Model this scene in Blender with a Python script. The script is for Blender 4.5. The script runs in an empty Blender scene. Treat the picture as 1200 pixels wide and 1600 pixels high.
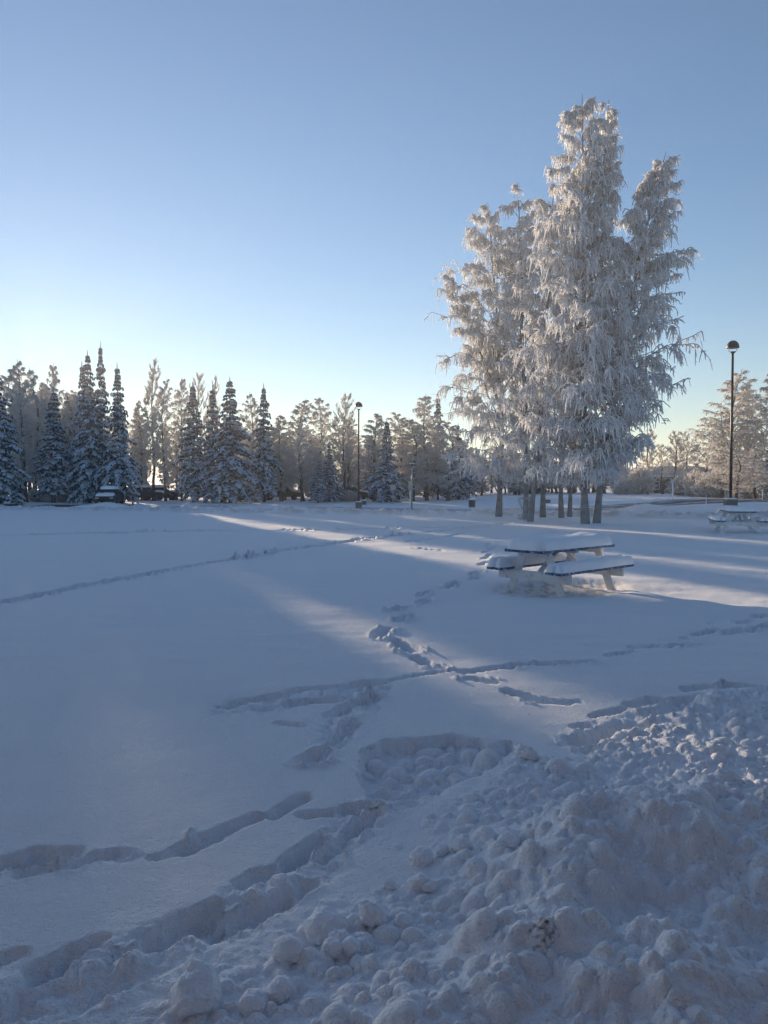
import bpy, bmesh, math, random
import numpy as np
from mathutils import Vector, Matrix

# ------------------------------------------------------------------ camera, sky, sun, exposure
SC = bpy.context.scene
COL = SC.collection
H0 = 1.665
PITCH = math.atan(40 / 1186.0)
cam_d = bpy.data.cameras.new('camera')
cam = bpy.data.objects.new('camera', cam_d)
COL.objects.link(cam)
cam.location = (0, 0, H0)
cam.rotation_euler = (math.pi / 2 - PITCH, 0, 0)
cam_d.sensor_fit = 'VERTICAL'
cam_d.angle_y = 2 * math.atan(800 / 1186.0)
cam_d.clip_start = 0.05
cam_d.clip_end = 5000
SC.camera = cam

SUN_AZ = math.radians(-25.2)      # from +Y, to the left
SUN_EL = math.radians(7.1)
world = bpy.data.worlds.new('World')
SC.world = world
world.use_nodes = True
wn = world.node_tree
bg = wn.nodes['Background']
sky = wn.nodes.new('ShaderNodeTexSky')
sky.sky_type = 'NISHITA'
sky.sun_disc = False
sky.sun_elevation = SUN_EL
sky.sun_rotation = SUN_AZ
sky.altitude = 150
sky.air_density = 1.0
sky.dust_density = 0.05
sky.ozone_density = 2.0
tint_n = wn.nodes.new('ShaderNodeMix'); tint_n.data_type = 'RGBA'; tint_n.blend_type = 'MULTIPLY'; tint_n.inputs[0].default_value = 1
tint_n.inputs[7].default_value = (0.84, 0.935, 1.08, 1)      # white balance of the cold clear sky
wn.links.new(sky.outputs[0], tint_n.inputs[6]); wn.links.new(tint_n.outputs[2], bg.inputs[0])
bg.inputs[1].default_value = 0.083
sun_d = bpy.data.lights.new('sun', 'SUN')
sun_d.energy = 5.0
sun_d.angle = math.radians(0.53)
sun_d.color = (1.0, 0.77, 0.53)
sun = bpy.data.objects.new('sun', sun_d)
COL.objects.link(sun)
S = Vector((math.sin(SUN_AZ) * math.cos(SUN_EL), math.cos(SUN_AZ) * math.cos(SUN_EL), math.sin(SUN_EL)))
sun.rotation_euler = S.to_track_quat('Z', 'Y').to_euler()
sun.location = (-20, 40, 30)
SC.view_settings.view_transform = 'Standard'
SC.view_settings.look = 'None'
SC.view_settings.gamma = 1
SC.view_settings.use_curve_mapping = False
SC.view_settings.exposure = 1.12

HAZE = 0.0015
# ------------------------------------------------------------------ helpers
def at(px, py, z=0.0):
    """point at height z seen at a photograph pixel"""
    a, b = (px - 600) / 1186.0, (800 - py) / 1186.0
    d = (a, math.cos(PITCH) + b * math.sin(PITCH), -math.sin(PITCH) + b * math.cos(PITCH))
    k = (z - H0) / d[2]
    return (d[0] * k, d[1] * k, z)

def sx(px, Y):
    return (px - 600) / 1186.0 * Y

def hz(py, Y):
    return H0 + (760 - py) / 1186.0 * Y

def hsh(ix, iy, s):
    h = (ix.astype(np.int64) * 374761393 + iy.astype(np.int64) * 668265263 + s * 982451653) & 0xffffffff
    h = ((h ^ (h >> 13)) * 1274126177) & 0xffffffff
    h = ((h ^ (h >> 15)) * 2246822519) & 0xffffffff
    return ((h ^ (h >> 16)) & 0xffffff) / float(0xffffff)

def vnoise(x, y, s=0):
    ix, iy = np.floor(x), np.floor(y)
    fx, fy = x - ix, y - iy
    fx = fx * fx * fx * (fx * (fx * 6 - 15) + 10); fy = fy * fy * fy * (fy * (fy * 6 - 15) + 10)
    a, b = hsh(ix, iy, s), hsh(ix + 1, iy, s)
    c, d = hsh(ix, iy + 1, s), hsh(ix + 1, iy + 1, s)
    return (a + (b - a) * fx) * (1 - fy) + (c + (d - c) * fx) * fy - 0.5

def fbm(x, y, oct=4, s=0, g=0.5):
    r = 0; amp = 1
    for i in range(oct):
        r = r + amp * vnoise(x * 2 ** i + 13.1 * i, y * 2 ** i - 7.7 * i, s + i); amp *= g
    return r

def balls(x, y, cell, prob, r0, r1, s):
    """union of half-buried lumps, one at most in each cell"""
    u, v = x / cell, y / cell
    ix, iy = np.floor(u), np.floor(v)
    out = np.zeros_like(x)
    for dx in (-1, 0, 1):
        for dy in (-1, 0, 1):
            cx, cy = ix + dx, iy + dy
            ox = (cx + 0.1 + 0.8 * hsh(cx, cy, s)) * cell; oy = (cy + 0.1 + 0.8 * hsh(cx, cy, s + 1)) * cell
            r = r0 + (r1 - r0) * hsh(cx, cy, s + 2) ** 2
            on = hsh(cx, cy, s + 3) < prob
            a = hsh(cx, cy, s + 4) * 3.14
            ex = (x - ox) * np.cos(a) + (y - oy) * np.sin(a); ey = -(x - ox) * np.sin(a) + (y - oy) * np.cos(a)
            q = 1 - (ex * ex * 0.85 + ey * ey * 1.18) / (r * r)
            out = np.maximum(out, np.where(on & (q > 0), r * np.maximum(q, 0) ** .72 * (0.6 + 0.5 * hsh(cx, cy, s + 5)), 0))
    return out

def billow(x, y, oct=4, s=0, g=0.5):
    r = 0; amp = 1
    for i in range(oct):
        r = r + amp * (np.abs(vnoise(x * 2 ** i + 3.3 * i, y * 2 ** i - 5.1 * i, s + i)) * 2 - .4); amp *= g
    return r

def sm(v, a, b):
    t = np.clip((v - a) / (b - a), 0, 1)
    return t * t * (3 - 2 * t)

def mesh_np(name, V, F):
    """F: (n,k) int array, or list of such arrays"""
    me = bpy.data.meshes.new(name)
    Fs = F if isinstance(F, list) else [F]
    V = np.asarray(V, dtype=np.float32)
    loops = np.concatenate([f.ravel() for f in Fs]).astype(np.int32)
    tot = np.concatenate([np.full(len(f), f.shape[1], dtype=np.int32) for f in Fs])
    st = np.concatenate([[0], np.cumsum(tot)[:-1]]).astype(np.int32)
    me.vertices.add(len(V)); me.vertices.foreach_set('co', V.ravel())
    me.loops.add(len(loops)); me.loops.foreach_set('vertex_index', loops)
    me.polygons.add(len(tot)); me.polygons.foreach_set('loop_start', st); me.polygons.foreach_set('loop_total', tot)
    me.update(calc_edges=True)
    return me

def tubes(P, R, sides=3, seed=1):
    """N paths of K points as thin tubes -> (V, F)"""
    P = np.asarray(P, float); N, K, _ = P.shape
    R = np.asarray(R, float)
    if R.ndim == 1: R = np.repeat(R[:, None], K, 1)
    T = np.gradient(P, axis=1)
    T /= np.linalg.norm(T, axis=2, keepdims=True) + 1e-9
    rg = np.random.default_rng(seed)
    ref = rg.normal(size=(N, 1, 3)); ref /= np.linalg.norm(ref, axis=2, keepdims=True)
    A = np.cross(T, np.repeat(ref, K, 1)); A /= np.linalg.norm(A, axis=2, keepdims=True) + 1e-9
    B = np.cross(T, A)
    ang = np.arange(sides) / sides * 2 * np.pi
    V = P[:, :, None, :] + R[:, :, None, None] * (A[:, :, None, :] * np.cos(ang)[None, None, :, None] + B[:, :, None, :] * np.sin(ang)[None, None, :, None])
    V = V.reshape(-1, 3)
    n = np.arange(N)[:, None, None]; k = np.arange(K - 1)[None, :, None]; s = np.arange(sides)[None, None, :]
    s2 = (s + 1) % sides
    b = n * K * sides + k * sides
    F = np.stack([b + s, b + s2, b + sides + s2, b + sides + s], axis=-1).reshape(-1, 4)
    return V, F

def join(parts):
    Vs, Fs, o = [], [], 0
    for V, F in parts:
        Vs.append(V); Fs.append(F + o); o += len(V)
    return np.concatenate(Vs), np.concatenate(Fs)

def link(name, me, mat=None, parent=None, smooth=False):
    o = bpy.data.objects.new(name, me)
    COL.objects.link(o)
    if mat and not me.materials: me.materials.append(mat)
    if smooth: me.polygons.foreach_set('use_smooth', np.ones(len(me.polygons), dtype=bool))
    if parent: o.parent = parent
    return o

def tag(o, label=None, cat=None, group=None, kind=None):
    if label: o['label'] = label
    if cat: o['category'] = cat
    if group: o['group'] = group
    if kind: o['kind'] = kind
    return o

def thing(name, label, cat, loc=(0, 0, 0), rz=0.0, group=None):
    o = bpy.data.objects.new(name, None); COL.objects.link(o)
    o.empty_display_size = 0.3
    o.location = loc; o.rotation_euler = (0, 0, rz)
    return tag(o, label, cat, group)

def dup(root, loc, rz, label=None, scale=(1, 1, 1), group=None):
    r = root.copy(); COL.objects.link(r)
    r.location = loc; r.rotation_euler = (0, 0, rz); r.scale = scale
    if label: r['label'] = label
    if group: r['group'] = group
    for ch in list(root.children):
        c = ch.copy(); COL.objects.link(c); c.parent = r
        for g in ch.children:
            d = g.copy(); COL.objects.link(d); d.parent = c
    return r

class MB:
    """collects shapes in one bmesh"""
    def __init__(s): s.bm = bmesh.new()
    def box(s, c, size, M=None, bev=0.0):
        g = bmesh.ops.create_cube(s.bm, size=1.0)
        vs = g['verts']
        for v in vs: v.co = Vector((v.co.x * size[0], v.co.y * size[1], v.co.z * size[2]))
        if bev:
            es = list({e for v in vs for e in v.link_edges})
            r = bmesh.ops.bevel(s.bm, geom=es, offset=bev, segments=2, affect='EDGES')
            vs = list({v for f in r['faces'] for v in f.verts} | {v for v in vs if v.is_valid})
        for v in vs:
            p = v.co.copy()
            if M: p = M @ p
            v.co = p + Vector(c)
        return s
    def beam(s, a, b, w, h, bev=0.004, up=(0, 0, 1)):
        a, b = Vector(a), Vector(b); d = b - a
        x = d.normalized(); z = Vector(up); y = z.cross(x).normalized(); z = x.cross(y)
        M = Matrix((x, y, z)).transposed()
        return s.box((a + b) / 2, (d.length, w, h), M, bev)
    def cyl(s, a, b, r1, r2=None, n=16, cap=True):
        a, b = Vector(a), Vector(b); d = b - a
        M = Matrix.Translation((a + b) / 2) @ d.to_track_quat('Z', 'Y').to_matrix().to_4x4()
        bmesh.ops.create_cone(s.bm, cap_ends=cap, segments=n, radius1=r1, radius2=r1 if r2 is None else r2, depth=d.length, matrix=M)
        return s
    def lathe(s, c, prof, n=24):
        rings = []
        for r, z in prof:
            rings.append([s.bm.verts.new((c[0] + r * math.cos(2 * math.pi * i / n), c[1] + r * math.sin(2 * math.pi * i / n), c[2] + z)) for i in range(n)])
        for a, b in zip(rings, rings[1:]):
            for i in range(n):
                s.bm.faces.new((a[i], a[(i + 1) % n], b[(i + 1) % n], b[i]))
        return s
    def build(s, name, mat, parent=None, smooth=False):
        bmesh.ops.recalc_face_normals(s.bm, faces=s.bm.faces)
        me = bpy.data.meshes.new(name); s.bm.to_mesh(me); s.bm.free()
        return link(name, me, mat, parent, smooth)

# ------------------------------------------------------------------ materials
def mat(name, col, rough=0.8, noise=None, bump=None, metal=0.0, spec=0.3):
    """noise=(colour2, scale, lo, hi); bump=(scale, strength, distance)"""
    m = bpy.data.materials.new(name); m.use_nodes = True
    nt = m.node_tree; p = nt.nodes['Principled BSDF']
    p.inputs['Base Color'].default_value = (*col, 1); p.inputs['Roughness'].default_value = rough
    p.inputs['Metallic'].default_value = metal; p.inputs['Specular IOR Level'].default_value = spec
    tc = nt.nodes.new('ShaderNodeTexCoord')
    if noise:
        n = nt.nodes.new('ShaderNodeTexNoise'); n.inputs['Scale'].default_value = noise[1]; n.inputs['Detail'].default_value = 6
        r = nt.nodes.new('ShaderNodeMapRange'); r.inputs[1].default_value = noise[2]; r.inputs[2].default_value = noise[3]
        x = nt.nodes.new('ShaderNodeMix'); x.data_type = 'RGBA'
        x.inputs[6].default_value = (*col, 1); x.inputs[7].default_value = (*noise[0], 1)
        nt.links.new(tc.outputs['Object'], n.inputs['Vector']); nt.links.new(n.outputs['Fac'], r.inputs[0])
        nt.links.new(r.outputs[0], x.inputs[0]); nt.links.new(x.outputs[2], p.inputs['Base Color'])
    if bump:
        n = nt.nodes.new('ShaderNodeTexNoise'); n.inputs['Scale'].default_value = bump[0]; n.inputs['Detail'].default_value = 5
        b = nt.nodes.new('ShaderNodeBump'); b.inputs['Strength'].default_value = bump[1]; b.inputs['Distance'].default_value = bump[2]
        nt.links.new(tc.outputs['Object'], n.inputs['Vector']); nt.links.new(n.outputs['Fac'], b.inputs['Height']); nt.links.new(b.outputs[0], p.inputs['Normal'])
    return m

def frost_mat(name, col, trans):
    m = bpy.data.materials.new(name); m.use_nodes = True
    nt = m.node_tree; nt.nodes.remove(nt.nodes['Principled BSDF'])
    d = nt.nodes.new('ShaderNodeBsdfDiffuse'); t = nt.nodes.new('ShaderNodeBsdfTranslucent'); x = nt.nodes.new('ShaderNodeMixShader')
    d.inputs[0].default_value = (*col, 1); t.inputs[0].default_value = (*col, 1); x.inputs[0].default_value = trans
    nt.links.new(d.outputs[0], x.inputs[1]); nt.links.new(t.outputs[0], x.inputs[2])
    nt.links.new(x.outputs[0], nt.nodes['Material Output'].inputs[0])
    return m

M_frost = frost_mat('frost', (0.95, 0.95, 0.96), 0.46)
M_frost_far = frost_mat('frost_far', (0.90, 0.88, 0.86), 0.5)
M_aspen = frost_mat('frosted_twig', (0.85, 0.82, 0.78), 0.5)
M_barkb = mat('birch_bark', (0.27, 0.265, 0.27), 0.9, ((0.07, 0.065, 0.065), 3.5, 0.45, 0.85), (25, 0.6, 0.02))
M_barkd = mat('dark_bark', (0.07, 0.06, 0.055), 0.95, ((0.2, 0.2, 0.21), 3.0, 0.52, 0.7), (12, 0.6, 0.03))
M_limb = mat('frosted_limb', (0.14, 0.125, 0.12), 0.9, ((0.62, 0.63, 0.65), 7.0, 0.45, 0.6))
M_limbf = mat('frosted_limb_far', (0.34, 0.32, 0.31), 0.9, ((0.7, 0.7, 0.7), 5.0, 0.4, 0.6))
M_needle = mat('spruce_needles', (0.022, 0.038, 0.04), 0.9, ((0.24, 0.29, 0.34), 1.8, 0.46, 0.72))
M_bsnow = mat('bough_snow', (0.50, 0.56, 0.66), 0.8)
M_white = mat('white_paint', (0.80, 0.80, 0.80), 0.55, ((0.5, 0.5, 0.5), 9.0, 0.55, 0.75), (60, 0.2, 0.004))
M_blue = mat('blue_paint', (0.025, 0.10, 0.22), 0.5, ((0.6, 0.65, 0.72), 16.0, 0.52, 0.7), (60, 0.2, 0.004))
M_pole = mat('bronze_pole', (0.035, 0.03, 0.03), 0.45, metal=0.3)
M_dome = mat('dark_dome', (0.03, 0.03, 0.035), 0.35)
M_lens = mat('clear_lens', (0.5, 0.5, 0.48), 0.2)
M_conc = mat('concrete', (0.13, 0.135, 0.125), 0.95, ((0.2, 0.2, 0.2), 6.0, 0.4, 0.7), (30, 0.4, 0.01))
M_metal = mat('galvanised_metal', (0.42, 0.43, 0.44), 0.5, metal=0.4)
M_bin = mat('green_grey_metal', (0.09, 0.12, 0.12), 0.6)
M_dark = mat('dark_rubber', (0.02, 0.02, 0.022), 0.7)
M_glass = mat('car_glass', (0.03, 0.035, 0.045), 0.15)
M_lamp = mat('headlight_glass', (0.5, 0.5, 0.5), 0.15)
M_gold = mat('yellow_sign_paint', (0.42, 0.33, 0.16), 0.6)

def snow_mat(name, ground=False):
    m = bpy.data.materials.new(name); m.use_nodes = True
    nt = m.node_tree; p = nt.nodes['Principled BSDF']
    p.inputs['Roughness'].default_value = 0.75; p.inputs['Specular IOR Level'].default_value = 0.15
    tc = nt.nodes.new('ShaderNodeTexCoord')
    c = nt.nodes.new('ShaderNodeMix'); c.data_type = 'RGBA'
    c.inputs[6].default_value = (0.90, 0.92, 0.96, 1); c.inputs[7].default_value = (0.94, 0.95, 0.98, 1)
    n0 = nt.nodes.new('ShaderNodeTexNoise'); n0.inputs['Scale'].default_value = 0.8; n0.inputs['Detail'].default_value = 5
    nt.links.new(tc.outputs['Object'], n0.inputs['Vector']); nt.links.new(n0.outputs['Fac'], c.inputs[0])
    last = c.outputs[2]
    if ground:
        a = nt.nodes.new('ShaderNodeAttribute'); a.attribute_name = 'dirt'
        n = nt.nodes.new('ShaderNodeTexNoise'); n.inputs['Scale'].default_value = 55; n.inputs['Detail'].default_value = 6
        nt.links.new(tc.outputs['Object'], n.inputs['Vector'])
        ad = nt.nodes.new('ShaderNodeMath'); ad.operation = 'ADD'
        nt.links.new(a.outputs['Fac'], ad.inputs[0]); nt.links.new(n.outputs['Fac'], ad.inputs[1])
        r = nt.nodes.new('ShaderNodeMapRange'); r.inputs[1].default_value = 0.96; r.inputs[2].default_value = 1.3
        nt.links.new(ad.outputs[0], r.inputs[0])
        x = nt.nodes.new('ShaderNodeMix'); x.data_type = 'RGBA'; x.inputs[7].default_value = (0.15, 0.095, 0.065, 1)
        nt.links.new(r.outputs[0], x.inputs[0]); nt.links.new(last, x.inputs[6]); last = x.outputs[2]
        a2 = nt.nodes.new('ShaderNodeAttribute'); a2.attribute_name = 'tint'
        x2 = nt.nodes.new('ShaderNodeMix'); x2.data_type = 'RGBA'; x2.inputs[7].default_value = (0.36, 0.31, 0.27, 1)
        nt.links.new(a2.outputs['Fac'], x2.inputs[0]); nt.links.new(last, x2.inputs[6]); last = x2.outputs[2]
    nt.links.new(last, p.inputs['Base Color'])
    prev = None
    for sc, st, di in ((9, 0.35, 0.02), (34, 0.55, 0.022), (90, 0.8, 0.013), (240, 0.8, 0.006)) if ground else ((9, 0.3, 0.02), (70, 0.5, 0.006)):
        n = nt.nodes.new('ShaderNodeTexNoise'); n.inputs['Scale'].default_value = sc; n.inputs['Detail'].default_value = 3
        b = nt.nodes.new('ShaderNodeBump'); b.inputs['Strength'].default_value = st; b.inputs['Distance'].default_value = di
        nt.links.new(tc.outputs['Object'], n.inputs['Vector']); nt.links.new(n.outputs['Fac'], b.inputs['Height'])
        if prev: nt.links.new(prev.outputs[0], b.inputs['Normal'])
        prev = b
    nt.links.new(prev.outputs[0], p.inputs['Normal'])
    return m
M_snow = snow_mat('snow')
M_chunk = mat('chunk_snow', (.88, .90, .94), .8, bump=(7, .35, .08))
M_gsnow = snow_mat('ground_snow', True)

# ------------------------------------------------------------------ terrain shape
def bankY(x):
    return np.interp(x, [-90, -27, -2, 3.3, 8, 11.7, 14.5, 17.7, 40], [58, 53, 45.5, 43.5, 41, 38, 35.2, 34.6, 34])

ROAD = [(-95, 70), (-60, 67), (-30, 63), (-14, 60.5), (-4, 57.5), (4, 52.5), (8.5, 48.5), (12.5, 45.6), (17, 45.2), (21.5, 47.8), (27.5, 54), (36, 66), (46, 82)]
def road_curve(n=12):
    P = np.array(ROAD, float); out = []
    for i in range(len(P) - 1):
        p0, p1, p2, p3 = P[max(i - 1, 0)], P[i], P[i + 1], P[min(i + 2, len(P) - 1)]
        for k in range(n):
            t = k / n
            out.append(0.5 * (2 * p1 + (p2 - p0) * t + (2 * p0 - 5 * p1 + 4 * p2 - p3) * t ** 2 + (3 * p1 - p0 - 3 * p2 + p3) * t ** 3))
    out.append(P[-1]); return np.array(out)
RC = road_curve()

def seg_dist(x, y, pts):
    d = np.full(x.shape, 1e9)
    for (ax, ay), (bx, by) in zip(pts, pts[1:]):
        vx, vy = bx - ax, by - ay; L = vx * vx + vy * vy + 1e-12
        t = np.clip(((x - ax) * vx + (y - ay) * vy) / L, 0, 1)
        d = np.minimum(d, np.hypot(x - ax - t * vx, y - ay - t * vy))
    return d

def base(x, y):
    x = np.asarray(x, float); y = np.asarray(y, float)
    fx = np.clip((x - 4.5) / 11.5, 0, 1); fx = fx * fx * (3 - 2 * fx) * 0.5 + fx * 0.5
    z = 0.14 * fx * sm(y, 9, 27)
    z = z + sm(y - bankY(x), 1.6, 6.0) * np.interp(x, [4, 8, 12, 15, 18.4, 24, 40], [0, .06, .2, .4, .56, .62, .66]) * (1 - .5 * sm(y, 50, 64))
    z = z + 0.15 * sm(x, 14, 25) * sm(y, 40, 50)
    z = z + 0.20 * sm(y, 60, 75) + 0.10 * sm(y, 55, 82) * sm(x, -8, 18) * (1 - sm(x, 18, 30))
    z = z + 0.03 * vnoise(x * 0.11, y * 0.11, 4)
    z = z - 0.10 * np.exp(-(seg_dist(x, y, RC[::6]) / 3.2) ** 4)
    return z
def gz(x, y):
    return float(base(np.array([x]), np.array([y]))[0])

# ------------------------------------------------------------------ snow field (one sheet with all its relief)
def caps():
    """dents: x1,y1,x2,y2 (photo pixels), half width m, depth m"""
    C = [(-20, 1352, 60, 1342, .085, .12), (50, 1340, 115, 1332, .08, .12), (45, 1362, 110, 1352, .06, .07), (120, 1350, 198, 1333, .07, .09),
         (245, 1343, 300, 1330, .05, .06), (290, 1330, 330, 1312, .08, .15), (332, 1308, 398, 1278, .075, .12), (425, 1277, 478, 1250, .075, .11),
         (195, 1490, 260, 1468, .06, .07), (250, 1472, 335, 1425, .10, .16), (345, 1455, 420, 1415, .085, .14), (400, 1432, 470, 1385, .085, .15),
         (380, 1385, 455, 1345, .06, .08), (450, 1345, 500, 1312, .08, .13), (480, 1278, 560, 1272, .05, .08), (545, 1268, 600, 1262, .06, .10),
         (545, 1300, 590, 1278, .08, .12), (500, 1345, 545, 1310, .05, .05),
         (-20, 1515, 30, 1500, .06, .08), (55, 1525, 95, 1505, .07, .09), (90, 1510, 150, 1470, .07, .13),
         (-20, 1600, 90, 1550, .10, .07), (100, 1570, 260, 1510, .09, .06),
         (338, 1106, 360, 1102, .05, .07), (365, 1100, 450, 1084, .08, .12), (445, 1083, 560, 1074, .07, .10), (560, 1072, 590, 1068, .12, .13),
         (590, 1070, 650, 1058, .05, .07), (640, 1058, 715, 1049, .035, .05), (445, 1103, 530, 1094, .08, .10), (430, 1131, 468, 1135, .055, .07),
         (370, 1112, 420, 1108, .07, .05), (525, 1118, 552, 1098, .10, .12), (552, 1100, 580, 1090, .09, .10), (575, 1103, 592, 1092, .07, .09), (530, 1150, 552, 1138, .08, .11),
         (482, 1190, 502, 1178, .10, .13), (510, 1165, 530, 1155, .05, .05),
         (722, 1052, 800, 1043, .07, .10), (800, 1041, 930, 1035, .055, .09), (735, 1062, 765, 1068, .10, .12), (700, 1075, 722, 1084, .0, .0),
         (790, 1082, 830, 1092, .075, .10), (830, 1095, 885, 1099, .08, .10), (885, 1096, 910, 1098, .04, .05),
         (947, 1025, 995, 1018, .045, .07), (985, 1013, 1038, 1010, .05, .08), (1042, 1010, 1108, 1006, .055, .09), (1068, 997, 1090, 997, .05, .07),
         (1088, 992, 1122, 984, .05, .08), (1135, 990, 1160, 984, .06, .08), (1112, 975, 1128, 977, .05, .06), (1152, 972, 1172, 970, .06, .07),
         (1170, 985, 1200, 978, .07, .08), (1180, 964, 1215, 960, .06, .07),
         (1070, 1078, 1130, 1072, .08, .12), (1130, 1070, 1200, 1076, .08, .12), (1150, 1086, 1190, 1086, .06, .08),
         (900, 1138, 925, 1135, .06, .07), (925, 1120, 975, 1108, .06, .08), (905, 1163, 950, 1143, .09, .14), (940, 1146, 1020, 1132, .08, .12),
         (915, 1180, 960, 1166, .06, .09), (960, 1165, 1015, 1150, .06, .07), (990, 1103, 1025, 1094, .10, .12), (1040, 1098, 1098, 1090, .09, .12), (1030, 1118, 1080, 1104, .12, .10),
         # single steps from the crossing towards the table
         (648, 1030, 680, 1043, .09, .13), (668, 1040, 690, 1046, .08, .10), (620, 1004, 645, 1019, .12, .14), (588, 998, 606, 984, .10, .15),
         (622, 970, 645, 963, .10, .14), (612, 957, 640, 949, .09, .13), (655, 943, 672, 937, .09, .13), (656, 932, 678, 925, .09, .13),
         (695, 920, 716, 915, .09, .13), (698, 915, 718, 909, .07, .10), (733, 905, 750, 902, .09, .13), (735, 899, 752, 894, .08, .12),
         (752, 882, 764, 879, .08, .11), (755, 873, 764, 871, .08, .11), (764, 868, 770, 867, .08, .11), (756, 864, 762, 862, .08, .11),
         (764, 858, 770, 856, .08, .11), (757, 855, 763, 854, .08, .11), (760, 850, 768, 849, .08, .11)]
    out = []
    for a in C:
        if a[5]:
            p = at(a[0], a[1]); q = at(a[2], a[3]); out.append((p[0], p[1], q[0], q[1], a[4] * .88, a[5]))
    rg = random.Random(5)
    def trail(pts, step, hw, dep, gap=.25):
        W = [at(*p)[:2] for p in pts]
        for (ax, ay), (bx, by) in zip(W, W[1:]):
            L = math.hypot(bx - ax, by - ay); n = max(1, round(L / step))
            for i in range(n):
                if n > 1 and rg.random() < gap * 0.5: continue
                t0, t1 = i / n, (i + 1 - gap * rg.random()) / n
                j = rg.uniform(-.07, .07)
                out.append((ax + (bx - ax) * t0 + j, ay + (by - ay) * t0, ax + (bx - ax) * t1 + j, ay + (by - ay) * t1, hw * rg.uniform(.7, 1.2), dep * rg.uniform(.6, 1.1)))
    trail([(-30, 949), (60, 931), (110, 920), (180, 907), (235, 897), (290, 886), (370, 873)], 1.1, .11, .2, .12)
    trail([(370, 873), (430, 862), (520, 850), (600, 838), (730, 826)], 1.5, .16, .3, .1)
    trail([(-30, 838), (120, 833), (300, 829), (520, 828), (740, 823)], 1.8, .24, .34, .06)
    trail([(640, 847), (700, 838), (745, 829)], 1.2, .15, .10)
    trail([(640, 839), (760, 842), (830, 843)], 1.4, .14, .07)
    trail([(650, 857), (700, 862)], 1.0, .1, .07)
    trail([(700, 828), (760, 820), (800, 822)], .8, .25, .12)
    trail([(700, 823), (745, 826), (790, 818)], .8, .25, .12)
    return out

def wpoly(px):
    return [at(*p)[:2] for p in px]
def inside(x, y, poly):
    c = np.zeros(x.shape, bool)
    n = len(poly)
    for i in range(n):
        (x1, y1), (x2, y2) = poly[i], poly[(i + 1) % n]
        if y1 == y2: continue
        c ^= ((y1 > y) != (y2 > y)) & (x < (x2 - x1) * (y - y1) / (y2 - y1) + x1)
    return c
def soft(x, y, poly, w):
    d = seg_dist(x, y, list(poly) + [poly[0]])
    return np.clip(np.where(inside(x, y, poly), 0.5 + d / w, 0.5 - d / w), 0, 1)

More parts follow.
